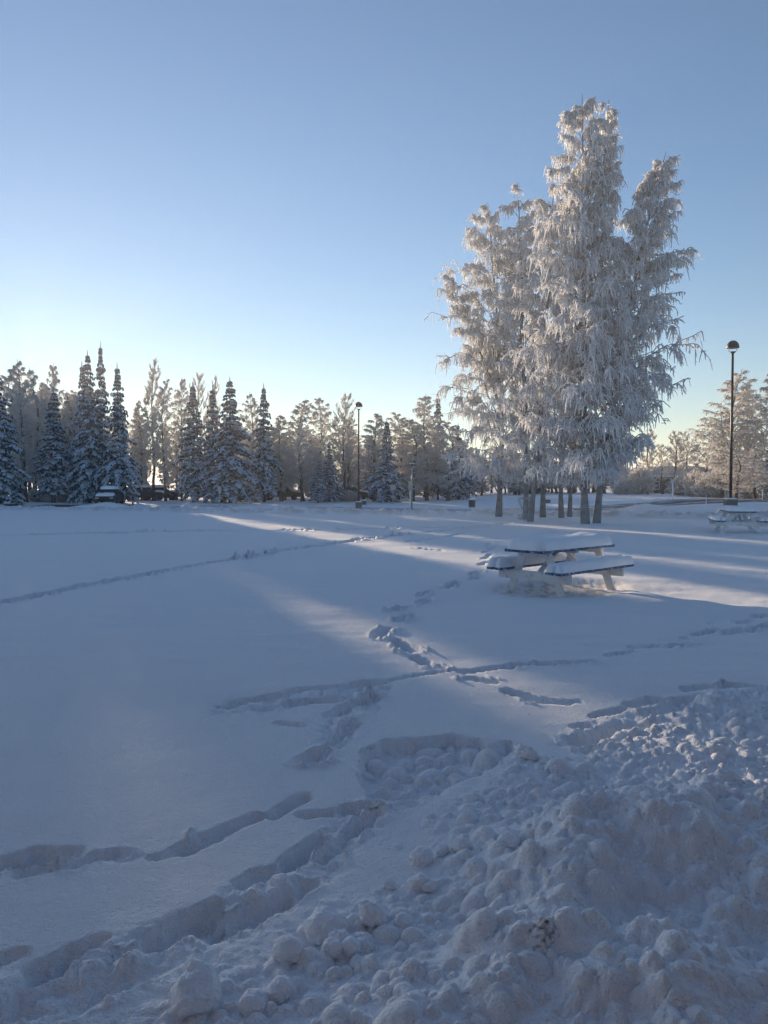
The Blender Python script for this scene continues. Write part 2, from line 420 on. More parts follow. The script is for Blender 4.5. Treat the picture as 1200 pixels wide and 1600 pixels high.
def relief(x, y):
    """all relief on top of base(); returns z, dirt, tint"""
    z = base(x, y); r = np.hypot(x, y)
    far = 1 - sm(r, 10, 22)
    # gentle drifts
    z = z + 0.030 * fbm(x * 0.55 + y * 0.12, y * 1.1, 3, 11) * sm(r, 2, 9) * (1 - 0.4 * sm(r, 30, 60))
    z = z + 0.016 * fbm(x * 1.7 + y * .3, y * 5.0, 3, 12) * sm(r, 4, 10) * (1 - sm(r, 16, 40))
    z = z + 0.006 * fbm(x * 4, y * 4, 3, 14) * far
    dirt = np.zeros_like(x); tint = np.zeros_like(x)
    # plough bank behind the birches
    b = y - bankY(x)
    m = (b > -1.5) & (b < 9)
    if m.any():
        bx, by, bb = x[m], y[m], b[m] + 0.35 * fbm(x[m] * .7, y[m] * .7, 3, 21)
        hb = np.interp(bx, [-30, 0, 10, 16], [.22, .28, .32, .27]) * sm(bb, -0.05, 0.4) * (1 - sm(bb, 1.2, 3.4)) * (0.85 + 0.5 * vnoise(bx * .16, by * 0.1, 22))
        hb = hb + (0.20 * billow(bx * 1.5, by * 1.5, 4, 23, .6) + 0.6 * balls(bx, by, .7, .7, .12, .32, 24)) * sm(bb, -0.2, 0.5) * (1 - sm(bb, 1.8, 4))
        z[m] += hb
    if m.any(): btint = np.zeros_like(x); btint[m] = .5 * sm(bb, -.1, .3) * (1 - sm(bb, 1.0, 2.2)) * (.6 + 1.2 * fbm(bx * 3, by * 3, 3, 26)).clip(0, 1)  # greyer ploughed snow, with the shade of the bank's front face painted in
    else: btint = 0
    # far windrow on the other side of the road, and heaps at the left
    dr = seg_dist(x, y, RC[::3])
    m = (dr < 7) & (y > 36)
    z[m] += (0.22 * np.exp(-((dr[m] - 4.3) / 0.7) ** 2) * (0.6 + 0.9 * vnoise(x[m] * .5, y[m] * .5, 30)) * (1 - sm(x[m], 12, 17) * 0.5))
    for (px, Y, hh, w) in ((170, 58, .35, 1.6), (218, 62, .4, 1.3), (232, 64, .3, 1.0), (430, 57, .22, 1.8), (470, 57, .15, 1.5), (1003, 40.5, .25, .9), (995, 39.7, .2, .6)):
        cx = sx(px, Y); z = z + hh * np.exp(-((x - cx) ** 2 + ((y - Y) * 1.3) ** 2) / w ** 2) * (1 + .4 * vnoise(x * 2, y * 2, 31))
    # scoured ring beneath the picnic table
    tx, ty = 2.95, 12.45
    u = (x - tx) * math.cos(.752) + (y - ty) * math.sin(.752); v = (x - tx) * math.sin(.752) - (y - ty) * math.cos(.752)
    q = np.hypot(u / 1.35, v / 0.95) + 0.18 * fbm(x * 2.5, y * 2.5, 3, 41)
    t = 1 - sm(q, 0.75, 1.1)
    z = z - 0.06 * t + 0.02 * t * fbm(x * 9, y * 9, 3, 42)
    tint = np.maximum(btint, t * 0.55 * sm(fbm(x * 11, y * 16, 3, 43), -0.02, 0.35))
    for (cx, cy) in ((779, 809), (822, 812), (828, 818), (848, 811), (877, 812), (890, 811), (915, 822), (932, 821)):   # drift collars at the birches
        P = at(cx, cy); d = np.hypot(x - P[0], y - P[1]); z = z + 0.05 * np.exp(-(d / .5) ** 2)
    # near field only
    n = (r < 45) & (y > 0)
    xn, yn = x[n], y[n]; zn = z[n]; rn = r[n]
    wx = xn + 0.05 * fbm(xn * 5, yn * 5, 3, 51, .45); wy = yn + 0.05 * fbm(xn * 5 + 40, yn * 5, 3, 52, .45)
    zs0 = zn.copy()
    # foot dents and trenches
    for (ax, ay, bx, by, hw, dp) in caps():
        pad = hw * 3 + .15
        m = (xn > min(ax, bx) - pad) & (xn < max(ax, bx) + pad) & (yn > min(ay, by) - pad) & (yn < max(ay, by) + pad)
        if not m.any(): continue
        X, Y = wx[m], wy[m]; vx, vy = bx - ax, by - ay; L = vx * vx + vy * vy + 1e-9
        tt = np.clip(((X - ax) * vx + (Y - ay) * vy) / L, 0, 1)
        d = np.hypot(X - ax - tt * vx, Y - ay - tt * vy) / (hw * 1.02)
        bottom = 1 + 0.55 * billow(X * 9, Y * 9, 3, 55, .6)
        dp = dp * (.82 if ay < 8 else 1.15); d = d * 1.12 + .22 * fbm(X * 12, Y * 12, 3, 57)
        cut = -dp * ((1 - sm(d, 0.25, 1.15)) if min(ay, by) < 14 else (1 - sm(d, 0.7, 1.25))) * bottom * (0.7 + 0.3 * np.sin(tt * 3.1 + .6))
        cut = cut + (d < 1) * ((.55 if ay < 6 else .12) * balls(X, Y, .10, .7, .015, .05, 59) + .3 * balls(X + .1, Y, .045, .7, .008, .02, 66)) * sm(-cut, .01, .05)
        rim = 0.20 * dp * np.exp(-((d - 1.5) / 0.45) ** 2) * (0.2 + 2.2 * np.clip(billow(X * 14, Y * 14, 3, 56, .6) + .2, 0, 1)) + (d > 1.1) * (d < 3) * .5 * balls(X, Y, .06, .35, .004, .014, 58)
        zn[m] = np.minimum(zn[m], zs0[m] + cut) + rim * (zn[m] > zs0[m] - .02)
    # trodden, crumbly bands
    for pts, w_ in (([(-40, 1600), (90, 1545), (250, 1475), (360, 1440), (470, 1370), (560, 1285), (620, 1255)], .15), ([(350, 1108), (450, 1096), (560, 1084), (590, 1075)], .16), ([(590, 1080), (545, 1120), (490, 1190)], .13), ([(-40, 1355), (200, 1338)], .08), ([(905, 1160), (1030, 1120), (1200, 1080)], .2)):
        d = seg_dist(wx, wy, wpoly(pts)) / w_
        k = (1 - sm(d, .5, 1.3))
        zn = zn + k * (.035 * billow(wx * 7, wy * 7, 4, 67, .55) + .6 * balls(wx, wy, .11, .6, .012, .045, 68) + .4 * balls(wx, wy, .05, .6, .006, .018, 69))
    # dug-over patch left of the middle
    P1 = wpoly([(572, 1175), (600, 1160), (700, 1152), (790, 1163), (808, 1178), (770, 1195), (700, 1235), (640, 1252), (575, 1250), (560, 1215)])
    k = soft(wx + .03 * fbm(xn * 4, yn * 4, 2, 60), wy, P1, .07)
    k = sm(k + .5 * (k > 0) * (k < 1) * fbm(xn * 6, yn * 6, 3, 63), .2, .8)
    lp = np.maximum(balls(wx, wy, .17, .85, .05, .10, 61), balls(wx, wy, .095, .9, .022, .05, 64))
    zn = zn + k * (-0.085 + .95 * lp + .03 * fbm(xn * 3, yn * 3, 2, 62) + .4 * balls(xn, yn, .045, .7, .008, .02, 98))
    # rubble field
    P2 = wpoly([(905, 1190), (960, 1150), (1030, 1120), (1080, 1092), (1130, 1082), (1300, 1075), (1500, 1200), (1500, 1900), (150, 1900), (170, 1640), (220, 1600), (290, 1540), (400, 1515), (500, 1445), (590, 1420), (650, 1400), (700, 1340), (690, 1290), (730, 1245), (790, 1200), (840, 1185)])
    k = soft(wx + .12 * fbm(xn * 2, yn * 2, 3, 70), wy + .12 * fbm(xn * 2 + 9, yn * 2, 3, 71), P2, .5)
    dens = sm(k, 0.15, 0.9)
    hm = .50
    q1 = xn + .02 * fbm(xn * 12, yn * 12, 2, 72); q2 = yn + .02 * fbm(xn * 12 + 5, yn * 12, 2, 73)
    lump = np.maximum(balls(q1, q2, .26, .22, .045, .09, 74) * sm(k, .3, .8), balls(q1, q2, .125, .85, .03, .062, 75))
    lump = np.maximum(lump, balls(q1 + 3, q2, .10, .7, .025, .05, 99))
    lump = np.maximum(lump, balls(q1, q2, .065, .95, .016, .034, 76) + .004)
    lump = lump + 0.4 * balls(q1 + .3, q2, .035, .7, .006, .016, 77)
    zn = zn + dens * (0.02 + 0.05 * fbm(xn * 1.6, yn * 1.6, 2, 78) + 1.0 * lump)
    sc = (1 - dens) * sm(k, 0.0, .1)
    zn = zn + sc * 0.8 * balls(q1, q2, .09, .3, .01, .03, 80)
    # loose crumbs on the clean snow near the camera
    zn = zn + (1 - dens) * (1 - sm(rn, 4, 8)) * 0.5 * balls(xn, yn, .16, .12, .005, .016, 81)
    # the ploughed heap, lower right
    heap = np.zeros_like(xn)
    for pts, hh, w, pw in (
        ([(880, 1335), (915, 1300), (960, 1278), (1010, 1285), (1040, 1330)], .34, .23, 2.0),
        ([(1060, 1300), (1100, 1262), (1135, 1245), (1165, 1270), (1230, 1330)], .40, .24, 2.2),
        ([(800, 1470), (830, 1455), (856, 1480)], .27, .15, 2.4),
        ([(660, 1600), (720, 1560), (780, 1545)], .22, .20, 2.0),
        ([(860, 1380), (900, 1400), (880, 1430)], .24, .16, 2.0),
        ([(1000, 1520), (1045, 1498), (1090, 1520)], .25, .16, 2.2),
        ([(1150, 1420), (1190, 1400), (1250, 1410)], .30, .17, 2.2),
        ([(900, 1600), (960, 1570), (1010, 1590)], .22, .17, 2.2),
        ([(1120, 1600), (1170, 1560), (1250, 1560)], .26, .17, 2.2),
        ([(950, 1350), (1100, 1340), (1200, 1360), (1300, 1500)], .14, .35, 2.0)):
        hh *= hm; w *= 1.35; pw = 2
        R = [at(p[0], p[1], hh)[:2] for p in pts]
        d = seg_dist(xn + .10 * vnoise(xn * 2.5, yn * 2.5, 90), yn + .10 * vnoise(xn * 2.5 + 4, yn * 2.5, 91), R)
        h = hh * np.exp(-(d / w) ** pw)
        heap = np.sqrt(heap ** 2 + h ** 2)
    rough = sm(heap, .02, .15)
    zn = zn + heap + rough * (.10 * fbm(xn * 2.2, yn * 2.2, 2, 97) +   (.34 + .25 * sm(vnoise(xn * 1.5, yn * 1.5, 33), -.1, .3)) * np.maximum(balls(q1, q2, .27, .75, .07, .14, 93), .8 * balls(q2, q1, .15, .8, .035, .08, 95)) + .02 * fbm(xn * 12, yn * 12, 3, 92))
    z[n] = zn
    dn = dirt[n]
    for (px, py, hh, w, a) in ((850, 1500, .18, .085, .66), (850, 1530, .12, .075, .66), (846, 1545, .1, .05, .62), (980, 1400, .12, .03, .55), (905, 1470, .1, .03, .55), (862, 1482, .22, .04, .5), (1105, 1222, .36, .06, .5), (1175, 1268, .30, .09, .55), (1195, 1300, .26, .06, .5), (1150, 1255, .34, .05, .45), (1165, 1455, .1, .03, .5), (1130, 1425, .1, .015, .5)):
        P = at(px, py, hh * hm); d = np.hypot(xn - P[0], yn - P[1]); dn = np.maximum(dn, a * np.exp(-(d / w) ** 2))
    dirt[n] = dn
    z[r < 1.2] = np.minimum(z[r < 1.2], 0.05)
    return z, dirt, tint

def build_ground():
    rr = [0.0, 0.35, 0.7, 1.0, 1.2]; r = 1.3
    while r < 62:
        rr.append(r); r += min(max(r * r / 1.65 * 0.0018, .003), 0.19 if r < 48 else 0.4)
    while r < 3500:
        rr.append(r); r *= 1.045
    rr = np.array(rr)
    fine = np.arange(-31, 31.001, math.degrees(.0019))
    coarse = np.concatenate([np.arange(31, 180, 3.0)[1:], np.arange(-180, -31, 3.0)])
    th = np.radians(np.sort(np.concatenate([fine, coarse])))
    R, T = np.meshgrid(rr[1:], th, indexing='ij')
    X = R * np.sin(T); Y = R * np.cos(T)
    z, dirt, tint = relief(X.ravel().copy(), Y.ravel().copy())
    V = np.stack([X.ravel(), Y.ravel(), z], 1)
    V = np.vstack([V, [[0, 0, 0]]])
    nr, nt_ = R.shape
    i = np.arange(nr - 1)[:, None]; j = np.arange(nt_)[None, :]; j2 = (j + 1) % nt_
    F = np.stack([i * nt_ + j, (i + 1) * nt_ + j, (i + 1) * nt_ + j2, i * nt_ + j2], -1).reshape(-1, 4)
    c = len(V) - 1
    F3 = np.stack([np.full(nt_, c), np.arange(nt_), (np.arange(nt_) + 1) % nt_], -1)
    # faces wind so that normals point up
    me = mesh_np('snow_field', V, [F[:, ::-1].copy(), F3[:, ::-1].copy()])
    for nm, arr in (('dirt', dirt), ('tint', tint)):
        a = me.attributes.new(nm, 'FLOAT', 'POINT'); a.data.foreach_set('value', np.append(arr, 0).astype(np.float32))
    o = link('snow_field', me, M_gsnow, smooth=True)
    if me.polygons[1000].normal.z < 0: me.flip_normals()
    tag(o, kind='structure')
build_ground()

# road: packed snow and wet asphalt between the banks
def build_road():
    m = bpy.data.materials.new('packed_road'); m.use_nodes = True
    nt = m.node_tree; p = nt.nodes['Principled BSDF']; p.inputs['Roughness'].default_value = .6
    at_ = nt.nodes.new('ShaderNodeAttribute'); at_.attribute_name = 'bare'
    tc = nt.nodes.new('ShaderNodeTexCoord'); n = nt.nodes.new('ShaderNodeTexNoise'); n.inputs['Scale'].default_value = 1.2; n.inputs['Detail'].default_value = 8
    ad = nt.nodes.new('ShaderNodeMath'); ad.operation = 'ADD'
    r = nt.nodes.new('ShaderNodeMapRange'); r.inputs[1].default_value = .85; r.inputs[2].default_value = 1.15
    x = nt.nodes.new('ShaderNodeMix'); x.data_type = 'RGBA'
    x.inputs[6].default_value = (.50, .52, .56, 1); x.inputs[7].default_value = (.035, .028, .022, 1)
    nt.links.new(tc.outputs['Object'], n.inputs['Vector']); nt.links.new(n.outputs['Fac'], ad.inputs[0]); nt.links.new(at_.outputs['Fac'], ad.inputs[1])
    nt.links.new(ad.outputs[0], r.inputs[0]); nt.links.new(r.outputs[0], x.inputs[0]); nt.links.new(x.outputs[2], p.inputs['Base Color'])
    C = RC; T = np.gradient(C, axis=0); T /= np.linalg.norm(T, axis=1, keepdims=True); N = np.stack([-T[:, 1], T[:, 0]], 1)
    offs = np.linspace(-3.3, 3.3, 13); V = []; bare = []
    for i in range(len(C)):
        for o_ in offs:
            q = C[i] + N[i] * o_; V.append((q[0], q[1], gz(q[0], q[1]) + .035))
            left = 1 - float(sm(np.array(C[i][0]), -20, -8)) + .6 * float(sm(np.array(C[i][0]), 8, 12))
            bare.append(min(1, .15 + .55 * left + .55 * (abs(abs(o_) - 1.2) < .5) * .5 + .5 * (o_ < -2.7)))
    w = len(offs); F = []
    for i in range(len(C) - 1):
        for k in range(w - 1): F.append((i * w + k, (i + 1) * w + k, (i + 1) * w + k + 1, i * w + k + 1))
    me = mesh_np('road', np.array(V), np.array(F)[:, ::-1].copy())
    a = me.attributes.new('bare', 'FLOAT', 'POINT'); a.data.foreach_set('value', np.array(bare, dtype=np.float32))
    tag(link('road', me, m, smooth=True), kind='structure')
build_road()

# ------------------------------------------------------------------ trees
def interp_path(path, z):
    P = np.array(path, float); zz = P[:, 2]
    return np.stack([np.interp(z, zz, P[:, 0]), np.interp(z, zz, P[:, 1]), z], -1)

def rnd_dir(rg, n):
    v = rg.normal(size=(n, 3)); return v / np.linalg.norm(v, axis=1, keepdims=True)

def bez(a, b, c, t):
    t = t[None, :, None]
    return a[:, None] * (1 - t) ** 2 + 2 * b[:, None] * t * (1 - t) + c[:, None] * t * t

def birch_geo(path, prof, n1, n2, ns, seed, r0=.16, sr=(.012, .024), slen=(.12, .8), rise=.75, upright=False, spur=1.0, squash=1.0, side=(0, 0), cut=None):
    """path: trunk points; prof: [(z, crown radius)]; returns trunk, limbs, twigs as (V,F)"""
    rg = np.random.default_rng(seed)
    pz = [p[0] for p in prof]; pr = [p[1] for p in prof]
    top = path[-1][2]; z0 = pz[0]
    # trunk
    tz = np.linspace(path[0][2], top, 14)
    tp = interp_path(path, tz); f = (tz - tz[0]) / (tz[-1] - tz[0])
    tp[:, :2] += rg.normal(scale=.05, size=(14, 2)) * np.sin(f * 3.14)[:, None]
    tr = r0 * (1 - f) ** 0.9 + .012; tr[0] *= 1.35
    trunk = tubes(tp[None], tr[None], 8, seed)
    # main limbs
    u = (np.arange(n1) + rg.random(n1)) / n1
    he = z0 + (top - z0) * u ** (0.9) * .99
    R = np.interp(he, pz, pr) * rg.uniform(.5, 1.0, n1)
    az = np.arange(n1) * 2.39996 + rg.normal(scale=.4, size=n1)
    D = np.stack([np.cos(az), np.sin(az) * squash, np.zeros(n1)], 1)
    sk = 1 + side[0] * D[:, 0] + side[1] * D[:, 1]
    R = R * np.clip(sk, .3, 2)
    start = interp_path(path, np.maximum(he - R * rise * rg.uniform(.8, 1.4, n1) - .15, path[0][2] + 1.2))
    tip = interp_path(path, he); tip += D * R[:, None]
    up = np.array([0, 0, 1.])
    if upright:
        ctl = start + D * (R * .7)[:, None] + up * (tip[:, 2] - start[:, 2])[:, None] * .35
        tip[:, 2] += R * .5
    else:
        ctl = (start + tip) / 2 + up * (R * .55)[:, None]
        tip[:, 2] -= R * rg.uniform(.0, .35, n1)
    L1 = bez(start, ctl, tip, np.linspace(0, 1, 7))
    L1[:, 1:-1] += rg.normal(scale=.03, size=(n1, 5, 3)) * R[:, None, None]
    base_r = r0 * .32 * np.clip(R / (max(pr) + 1e-6), .25, 1)
    limbs = [tubes(L1, base_r[:, None] * np.linspace(1, .22, 7)[None], 4, seed + 1)]
    # secondary
    idx = np.repeat(np.arange(n1), n2); m = len(idx)
    t = rg.uniform(.15, 1, m) ** .85
    k = t * 6; ki = np.minimum(k.astype(int), 5); kf = (k - ki)[:, None]
    Q = L1[idx, ki] * (1 - kf) + L1[idx, ki + 1] * kf
    a2 = az[idx] + rg.normal(scale=1.3, size=m)
    l2 = np.clip(R[idx] * rg.uniform(.12, .42, m), .12, 1.15)
    D2 = np.stack([np.cos(a2), np.sin(a2), np.zeros(m)], 1)
    if upright:
        c2 = Q + D2 * (l2 * .5)[:, None] + up * (l2 * .3)[:, None]; e2 = Q + D2 * (l2 * .6)[:, None] + up * (l2 * 1.1)[:, None]
    else:
        c2 = Q + D2 * (l2 * .6)[:, None] + up * (l2 * rg.uniform(-.2, .7, m))[:, None]
        e2 = Q + D2 * (l2 * .95)[:, None] + up * (l2 * rg.uniform(-.7, .4, m))[:, None]
    L2 = bez(Q, c2, e2, np.linspace(0, 1, 4))
    L2[:, 1:] += rg.normal(scale=.05, size=(m, 3, 3)) * l2[:, None, None]
    if cut is not None:
        kp = L2[:, :, 2].min(1) > cut + rg.normal(0, .25, m)
        L2 = L2[kp]; idx = idx[kp]; D2 = D2[kp]; m = len(idx)
    limbs.append(tubes(L2, (base_r[idx] * .3)[:, None] * np.linspace(1, .5, 4)[None], 3, seed + 2))
    # hanging frosted strands, gathered in loose tassels with bare gaps between
    wgt = rg.random(m) ** 1.1 + .15; wgt /= wgt.sum()
    j = rg.choice(m, ns, p=wgt)
    t = rg.uniform(.0, 1, ns); k = t * 3; ki = np.minimum(k.astype(int), 2); kf = (k - ki)[:, None]
    P0 = L2[j, ki] * (1 - kf) + L2[j, ki + 1] * kf
    ln = slen[0] + (slen[1] - slen[0]) * rg.random(ns) ** 1.7
    ln = ln * np.clip(.6 + R[idx[j]] * .2, .5, 1.1) * rg.uniform(.7, 1.2, m)[j]
    d = rnd_dir(rg, ns)
    out = D2[j] * .35 + d * .9
    uu = np.linspace(0, 1, 3)[None, :, None]
    if upright:
        ST = P0[:, None] + (out * (ln * .35)[:, None])[:, None] * uu + up * (ln * rg.uniform(.4, 1, ns))[:, None, None] * uu ** 1.2
    else:
        dr = rg.uniform(.15, 1.05, ns)
        ST = P0[:, None] + (out * (ln * .5)[:, None])[:, None] * (uu * (1.4 - .5 * uu)) - up * (ln * dr)[:, None, None] * uu ** 1.6
    ST += rg.normal(scale=.02, size=ST.shape) * uu
    if cut is not None: ST = ST[ST[:, -1, 2] > cut - .15 + rg.normal(0, .22, ns)]; ns = len(ST)
    rad = rg.uniform(*sr, ns)[:, None] * np.array([.85, 1.1, .5])[None]
    tw = [tubes(ST, rad, 3, seed + 3)]
    n_s = int(ns * spur)
    if n_s:
        j = rg.integers(0, ns, n_s); kk = rg.integers(0, 2, n_s); w = rg.random(n_s)[:, None]
        P0 = ST[j, kk] * (1 - w) + ST[j, kk + 1] * w
        dd = rnd_dir(rg, n_s) * .8 + np.array([0, 0, .45 if upright else -.35])
        ls = rg.uniform(.08, .26, n_s)[:, None]
        SP = np.stack([P0, P0 + dd * ls], 1)
        tw.append(tubes(SP, rg.uniform(sr[0] * .8, sr[1] * .8, n_s)[:, None] * np.array([1, .5])[None], 3, seed + 4))
    # frost sleeves along the upper sides of the secondary twigs
    tw.append(tubes(L2 + np.array([0, 0, .012]), np.repeat(((sr[0] + sr[1]) * .55), m)[:, None] * np.linspace(1, .7, 4)[None], 3, seed + 5))
    return trunk, join(limbs), join(tw)

def tree_thing(name, label, cat, geo, mats, loc, group=None, names=('trunk', 'limbs', 'crown')):
    t = thing(name, label, cat, loc, 0, group)
    for g, m, n in zip(geo, mats, names):
        link(n, mesh_np(n, *g), m, t, smooth=(n == 'trunk'))
    return t

GB = 'frosted birches standing together behind the picnic table'
heroes = [
    # base px,py ; path in photo px ; profile (py, radius m) ; n1,n2,ns ; label
    ((779, 809), [(779, 809), (783, 700), (780, 600), (774, 480), (766, 390), (760, 322)], [(742, 1.6), (700, 2.5), (640, 2.9), (560, 2.9), (470, 2.5), (400, 1.9), (350, 1.2), (322, .4)], 84, 12, 8000, .19, (-.12, 0),
     'leftmost frosted birch of the clump, its low crown hanging beside the trash bin'),
    ((822, 812), [(822, 812), (822, 700), (815, 560), (812, 420), (806, 292)], [(700, .8), (620, 1.4), (500, 1.7), (380, 1.4), (320, .9), (292, .35)], 42, 9, 3200, .17, (0, 0),
     'frosted birch with a dark straight trunk directly behind the disc golf basket'),
    ((828, 818), [(828, 818), (835, 760), (842, 690), (850, 560), (858, 400), (862, 285)], [(735, 1.2), (690, 2.2), (620, 1.9), (480, 1.3), (350, 1.1), (285, .4)], 46, 9, 4300, .15, (-.1, -.2),
     'frosted birch whose pale trunk leans to the right, beside the disc golf basket'),
    ((848, 811), [(848, 811), (848, 700), (852, 560), (840, 420), (836, 330)], [(720, .8), (620, 1.5), (500, 1.5), (400, 1.1), (330, .3)], 34, 8, 2300, .17, (0, 0),
     'short dark-barked frosted birch, third trunk from the left of the close row'),
    ((877, 812), [(877, 812), (875, 700), (880, 560), (888, 420), (895, 330)], [(720, .9), (620, 1.7), (500, 1.5), (400, 1.2), (330, .3)], 34, 8, 2300, .16, (0, 0),
     'left one of the two close frosted birches in the middle of the clump'),
    ((890, 811), [(890, 811), (893, 700), (915, 520), (940, 400), (962, 320)], [(720, .9), (620, 1.7), (500, 1.7), (400, 1.3), (320, .4)], 34, 8, 2600, .13, (.1, 0),
     'slim right one of the two close frosted birches in the middle of the clump'),
    ((915, 822), [(916, 822), (911, 740), (909, 600), (906, 400), (905, 250), (904, 158)], [(750, 1.1), (700, 2.4), (640, 2.9), (560, 2.7), (450, 2.0), (350, 1.75), (270, 1.35), (200, .95), (158, .25)], 100, 13, 11000, .20, (-.05, -.1),
     'tallest frosted birch of the clump, its sunlit top above all others'),
    ((932, 821), [(933, 821), (940, 740), (955, 640), (978, 500), (1005, 360), (1034, 245)], [(725, 1.1), (690, 1.8), (620, 2.2), (540, 2.4), (450, 2.2), (380, 1.6), (310, 1.0), (245, .35)], 130, 10, 9000, .18, (.04, 0),
     'rightmost frosted birch of the clump, leaning right with a shaded blue crown'),
]
extra = {6: [([(909, 560), (922, 420), (938, 280), (946, 165)], [(430, .8), (330, 1.1), (250, .8), (165, .25)], 34, 9, 3200, .09)],
         0: [([(781, 640), (755, 560), (720, 490), (697, 426)], [(610, .8), (560, 1.1), (500, .9), (460, .6), (426, .25)], 26, 9, 2600, .07),
             ([(778, 600), (795, 500), (812, 400), (826, 340)], [(560, .8), (500, 1.1), (420, .9), (340, .25)], 22, 8, 1500, .07)],
         }
for i, (b, pth, prof, n1, n2, ns, r0, side, lab) in enumerate(heroes):
    P = at(*b); Y = P[1]
    z0 = gz(P[0], Y) - .05
    path = [(sx(px, Y) - P[0], 0.0, max(hz(py, Y) - z0, 0)) for px, py in pth]; path[0] = (0, 0, 0)
    pr = [(hz(py, Y) - z0, r) for py, r in prof]
    pr = [(a, q * 1.08) for a, q in pr]
    g = birch_geo(path, pr, n1, int(n2 * 1.25), int(ns * 1.5), 100 + i * 7, r0 * .72, side=side, squash=.9, sr=(.0145, .036), spur=.9, cut=hz(752, Y) - z0)
    for xp, xprof, a1, a2, a3, xr in extra.get(i, []):
        xpath = [(sx(px, Y) - P[0], .05, hz(py, Y) - z0) for px, py in xp]
        e = birch_geo(xpath, [(hz(py, Y) - z0, q) for py, q in xprof], a1, a2, a3, 333 + i, xr, sr=(.017, .042), spur=.95)
        g = (g[0], join([g[1], e[0], e[1]]), join([g[2], e[2]]))
    tree_thing('birch_tree', lab, 'birch tree', g, (M_barkb, M_limb, M_frost), (P[0], Y, z0), GB)
# prototypes for the far wood, built at 12 m height
def proto_birch(seed, R, low=2.6, upright=False):
    rg = random.Random(seed)
    H = 12.0
    path = [(0, 0, 0), (rg.uniform(-.2, .2), 0, 3), (rg.uniform(-.5, .5), rg.uniform(-.3, .3), 8), (rg.uniform(-.6, .6), 0, H)]
    if upright:
        prof = [(low, .4), (5, R * .8), (8, R), (10.5, R * .6), (H, .15)]
        g = birch_geo(path, prof, 44, 9, 1500, seed, .12, sr=(.016, .03), slen=(.3, .8), upright=True, spur=.8)
        return g
    prof = [(low, R * .55), (4.5, R * rg.uniform(.8, 1)), (7.5, R), (9.8, R * .7), (11.2, R * .38), (H, .12)]
    return birch_geo(path, prof, 60, 12, 4600, seed, .12, sr=(.014, .03), slen=(.12, .6), spur=.8, rise=1.1)

def spruce_geo(seed, H=14.0, R=2.3, low=.9, narrow=1.0):
    rg = np.random.default_rng(seed)
    lean = rg.uniform(-.15, .15)
    trunk = tubes(np.array([[(0, 0, 0), (lean * .3, 0, H * .4), (lean, 0, H)]]), np.array([[.17, .12, .02]]), 7, seed)
    nw = 40; P = []; SN = []; SNr = []; DK = []; DKr = []
    zs = np.sort(low + (H - low - .1) * ((np.arange(nw) + rg.uniform(-.45, .45, nw)) / nw).clip(0, 1))
    bulge = [rg.uniform(.68, 1.2) for _ in range(14)]
    for z in zs:
        f = (z - low) / (H - low)
        Rz = R * ((1 - f) ** 0.9 * .97 + .02) * (0.6 + 0.4 * min(1, f * 6 + .4)) * np.interp(f * 13, range(14), bulge)
        nb = int(4 + 5 * (1 - f))
        a0 = rg.uniform(0, 6.28)
        for b in range(nb):
            if rg.random() < .1: continue
            a = a0 + b * 2 * math.pi / nb + rg.normal(0, .35); L = max(.08, Rz * rg.uniform(.5, 1.25)); dz = rg.normal(0, .14); dro = rg.uniform(.35, .85)
            d = np.array([math.cos(a), math.sin(a), 0]); s_ = np.array([-math.sin(a), math.cos(a), 0])
            base_ = np.array([lean * z / H, 0, z + dz * (1 - f)])
            def pt(t): return base_ + d * L * t + np.array([0, 0, L * (.18 * t - dro * t * t) * (1 - .5 * f)])
            m = max(2, int(L / .30))
            DK.append([pt(0), pt(.35), pt(.7), pt(1.0)]); DKr.append([.03, .05, .06 * (1 - .6 * f), .03])
            for q in range(m):
                t = (q + .9) / (m + .3) + rg.normal(0, .04)
                w = .30 * (1.25 - t) * L * .55 + .1
                for sd in (-1, 1):
                    p0 = pt(t); e = p0 + s_ * sd * w * rg.uniform(.6, 1.2) + d * w * .7 + np.array([0, 0, -.28 * w - rg.uniform(0, .1)])
                    mid = (p0 + e) / 2 + np.array([0, 0, .03])
                    rr = rg.uniform(.06, .15) * (1 - .6 * f)
                    if rg.random() < .86:
                        o = np.array([0, 0, .05])
                        SN.append([p0 + o, mid + o * 1.2, e * .9 + mid * .1 + o * .5, e]); SNr.append([rr * .8, rr * 1.15, rr, rr * .3])
                    DK.append([p0, mid, e, e + np.array([0, 0, -.16]) + d * .05]); DKr.append([.05, .09, .07, .02])
                    if rg.random() < .5:
                        DK.append([mid, mid + np.array([0, 0, -.1]), mid + np.array([0, 0, -.2]) + s_ * .03, mid + np.array([0, 0, -.3]) + s_ * .05 * sd]); DKr.append([.07, .06, .05, .015])
            # snow lump at the tip
            SN.append([pt(.75) + [0, 0, .06], pt(.88) + [0, 0, .07], pt(1.0) + [0, 0, .03], pt(1.08)]); SNr.append([v * (1 - .7 * f) for v in (.07, .12, .1, .02)])
    SN.append([(lean, 0, H - .9), (lean, 0, H - .4), (lean, 0, H), (lean, 0, H + .3)]); SNr.append([.07, .06, .045, .012])
    return trunk, tubes(np.array(DK), np.array(DKr), 3, seed + 1), tubes(np.array(SN), np.array(SNr), 4, seed + 2)

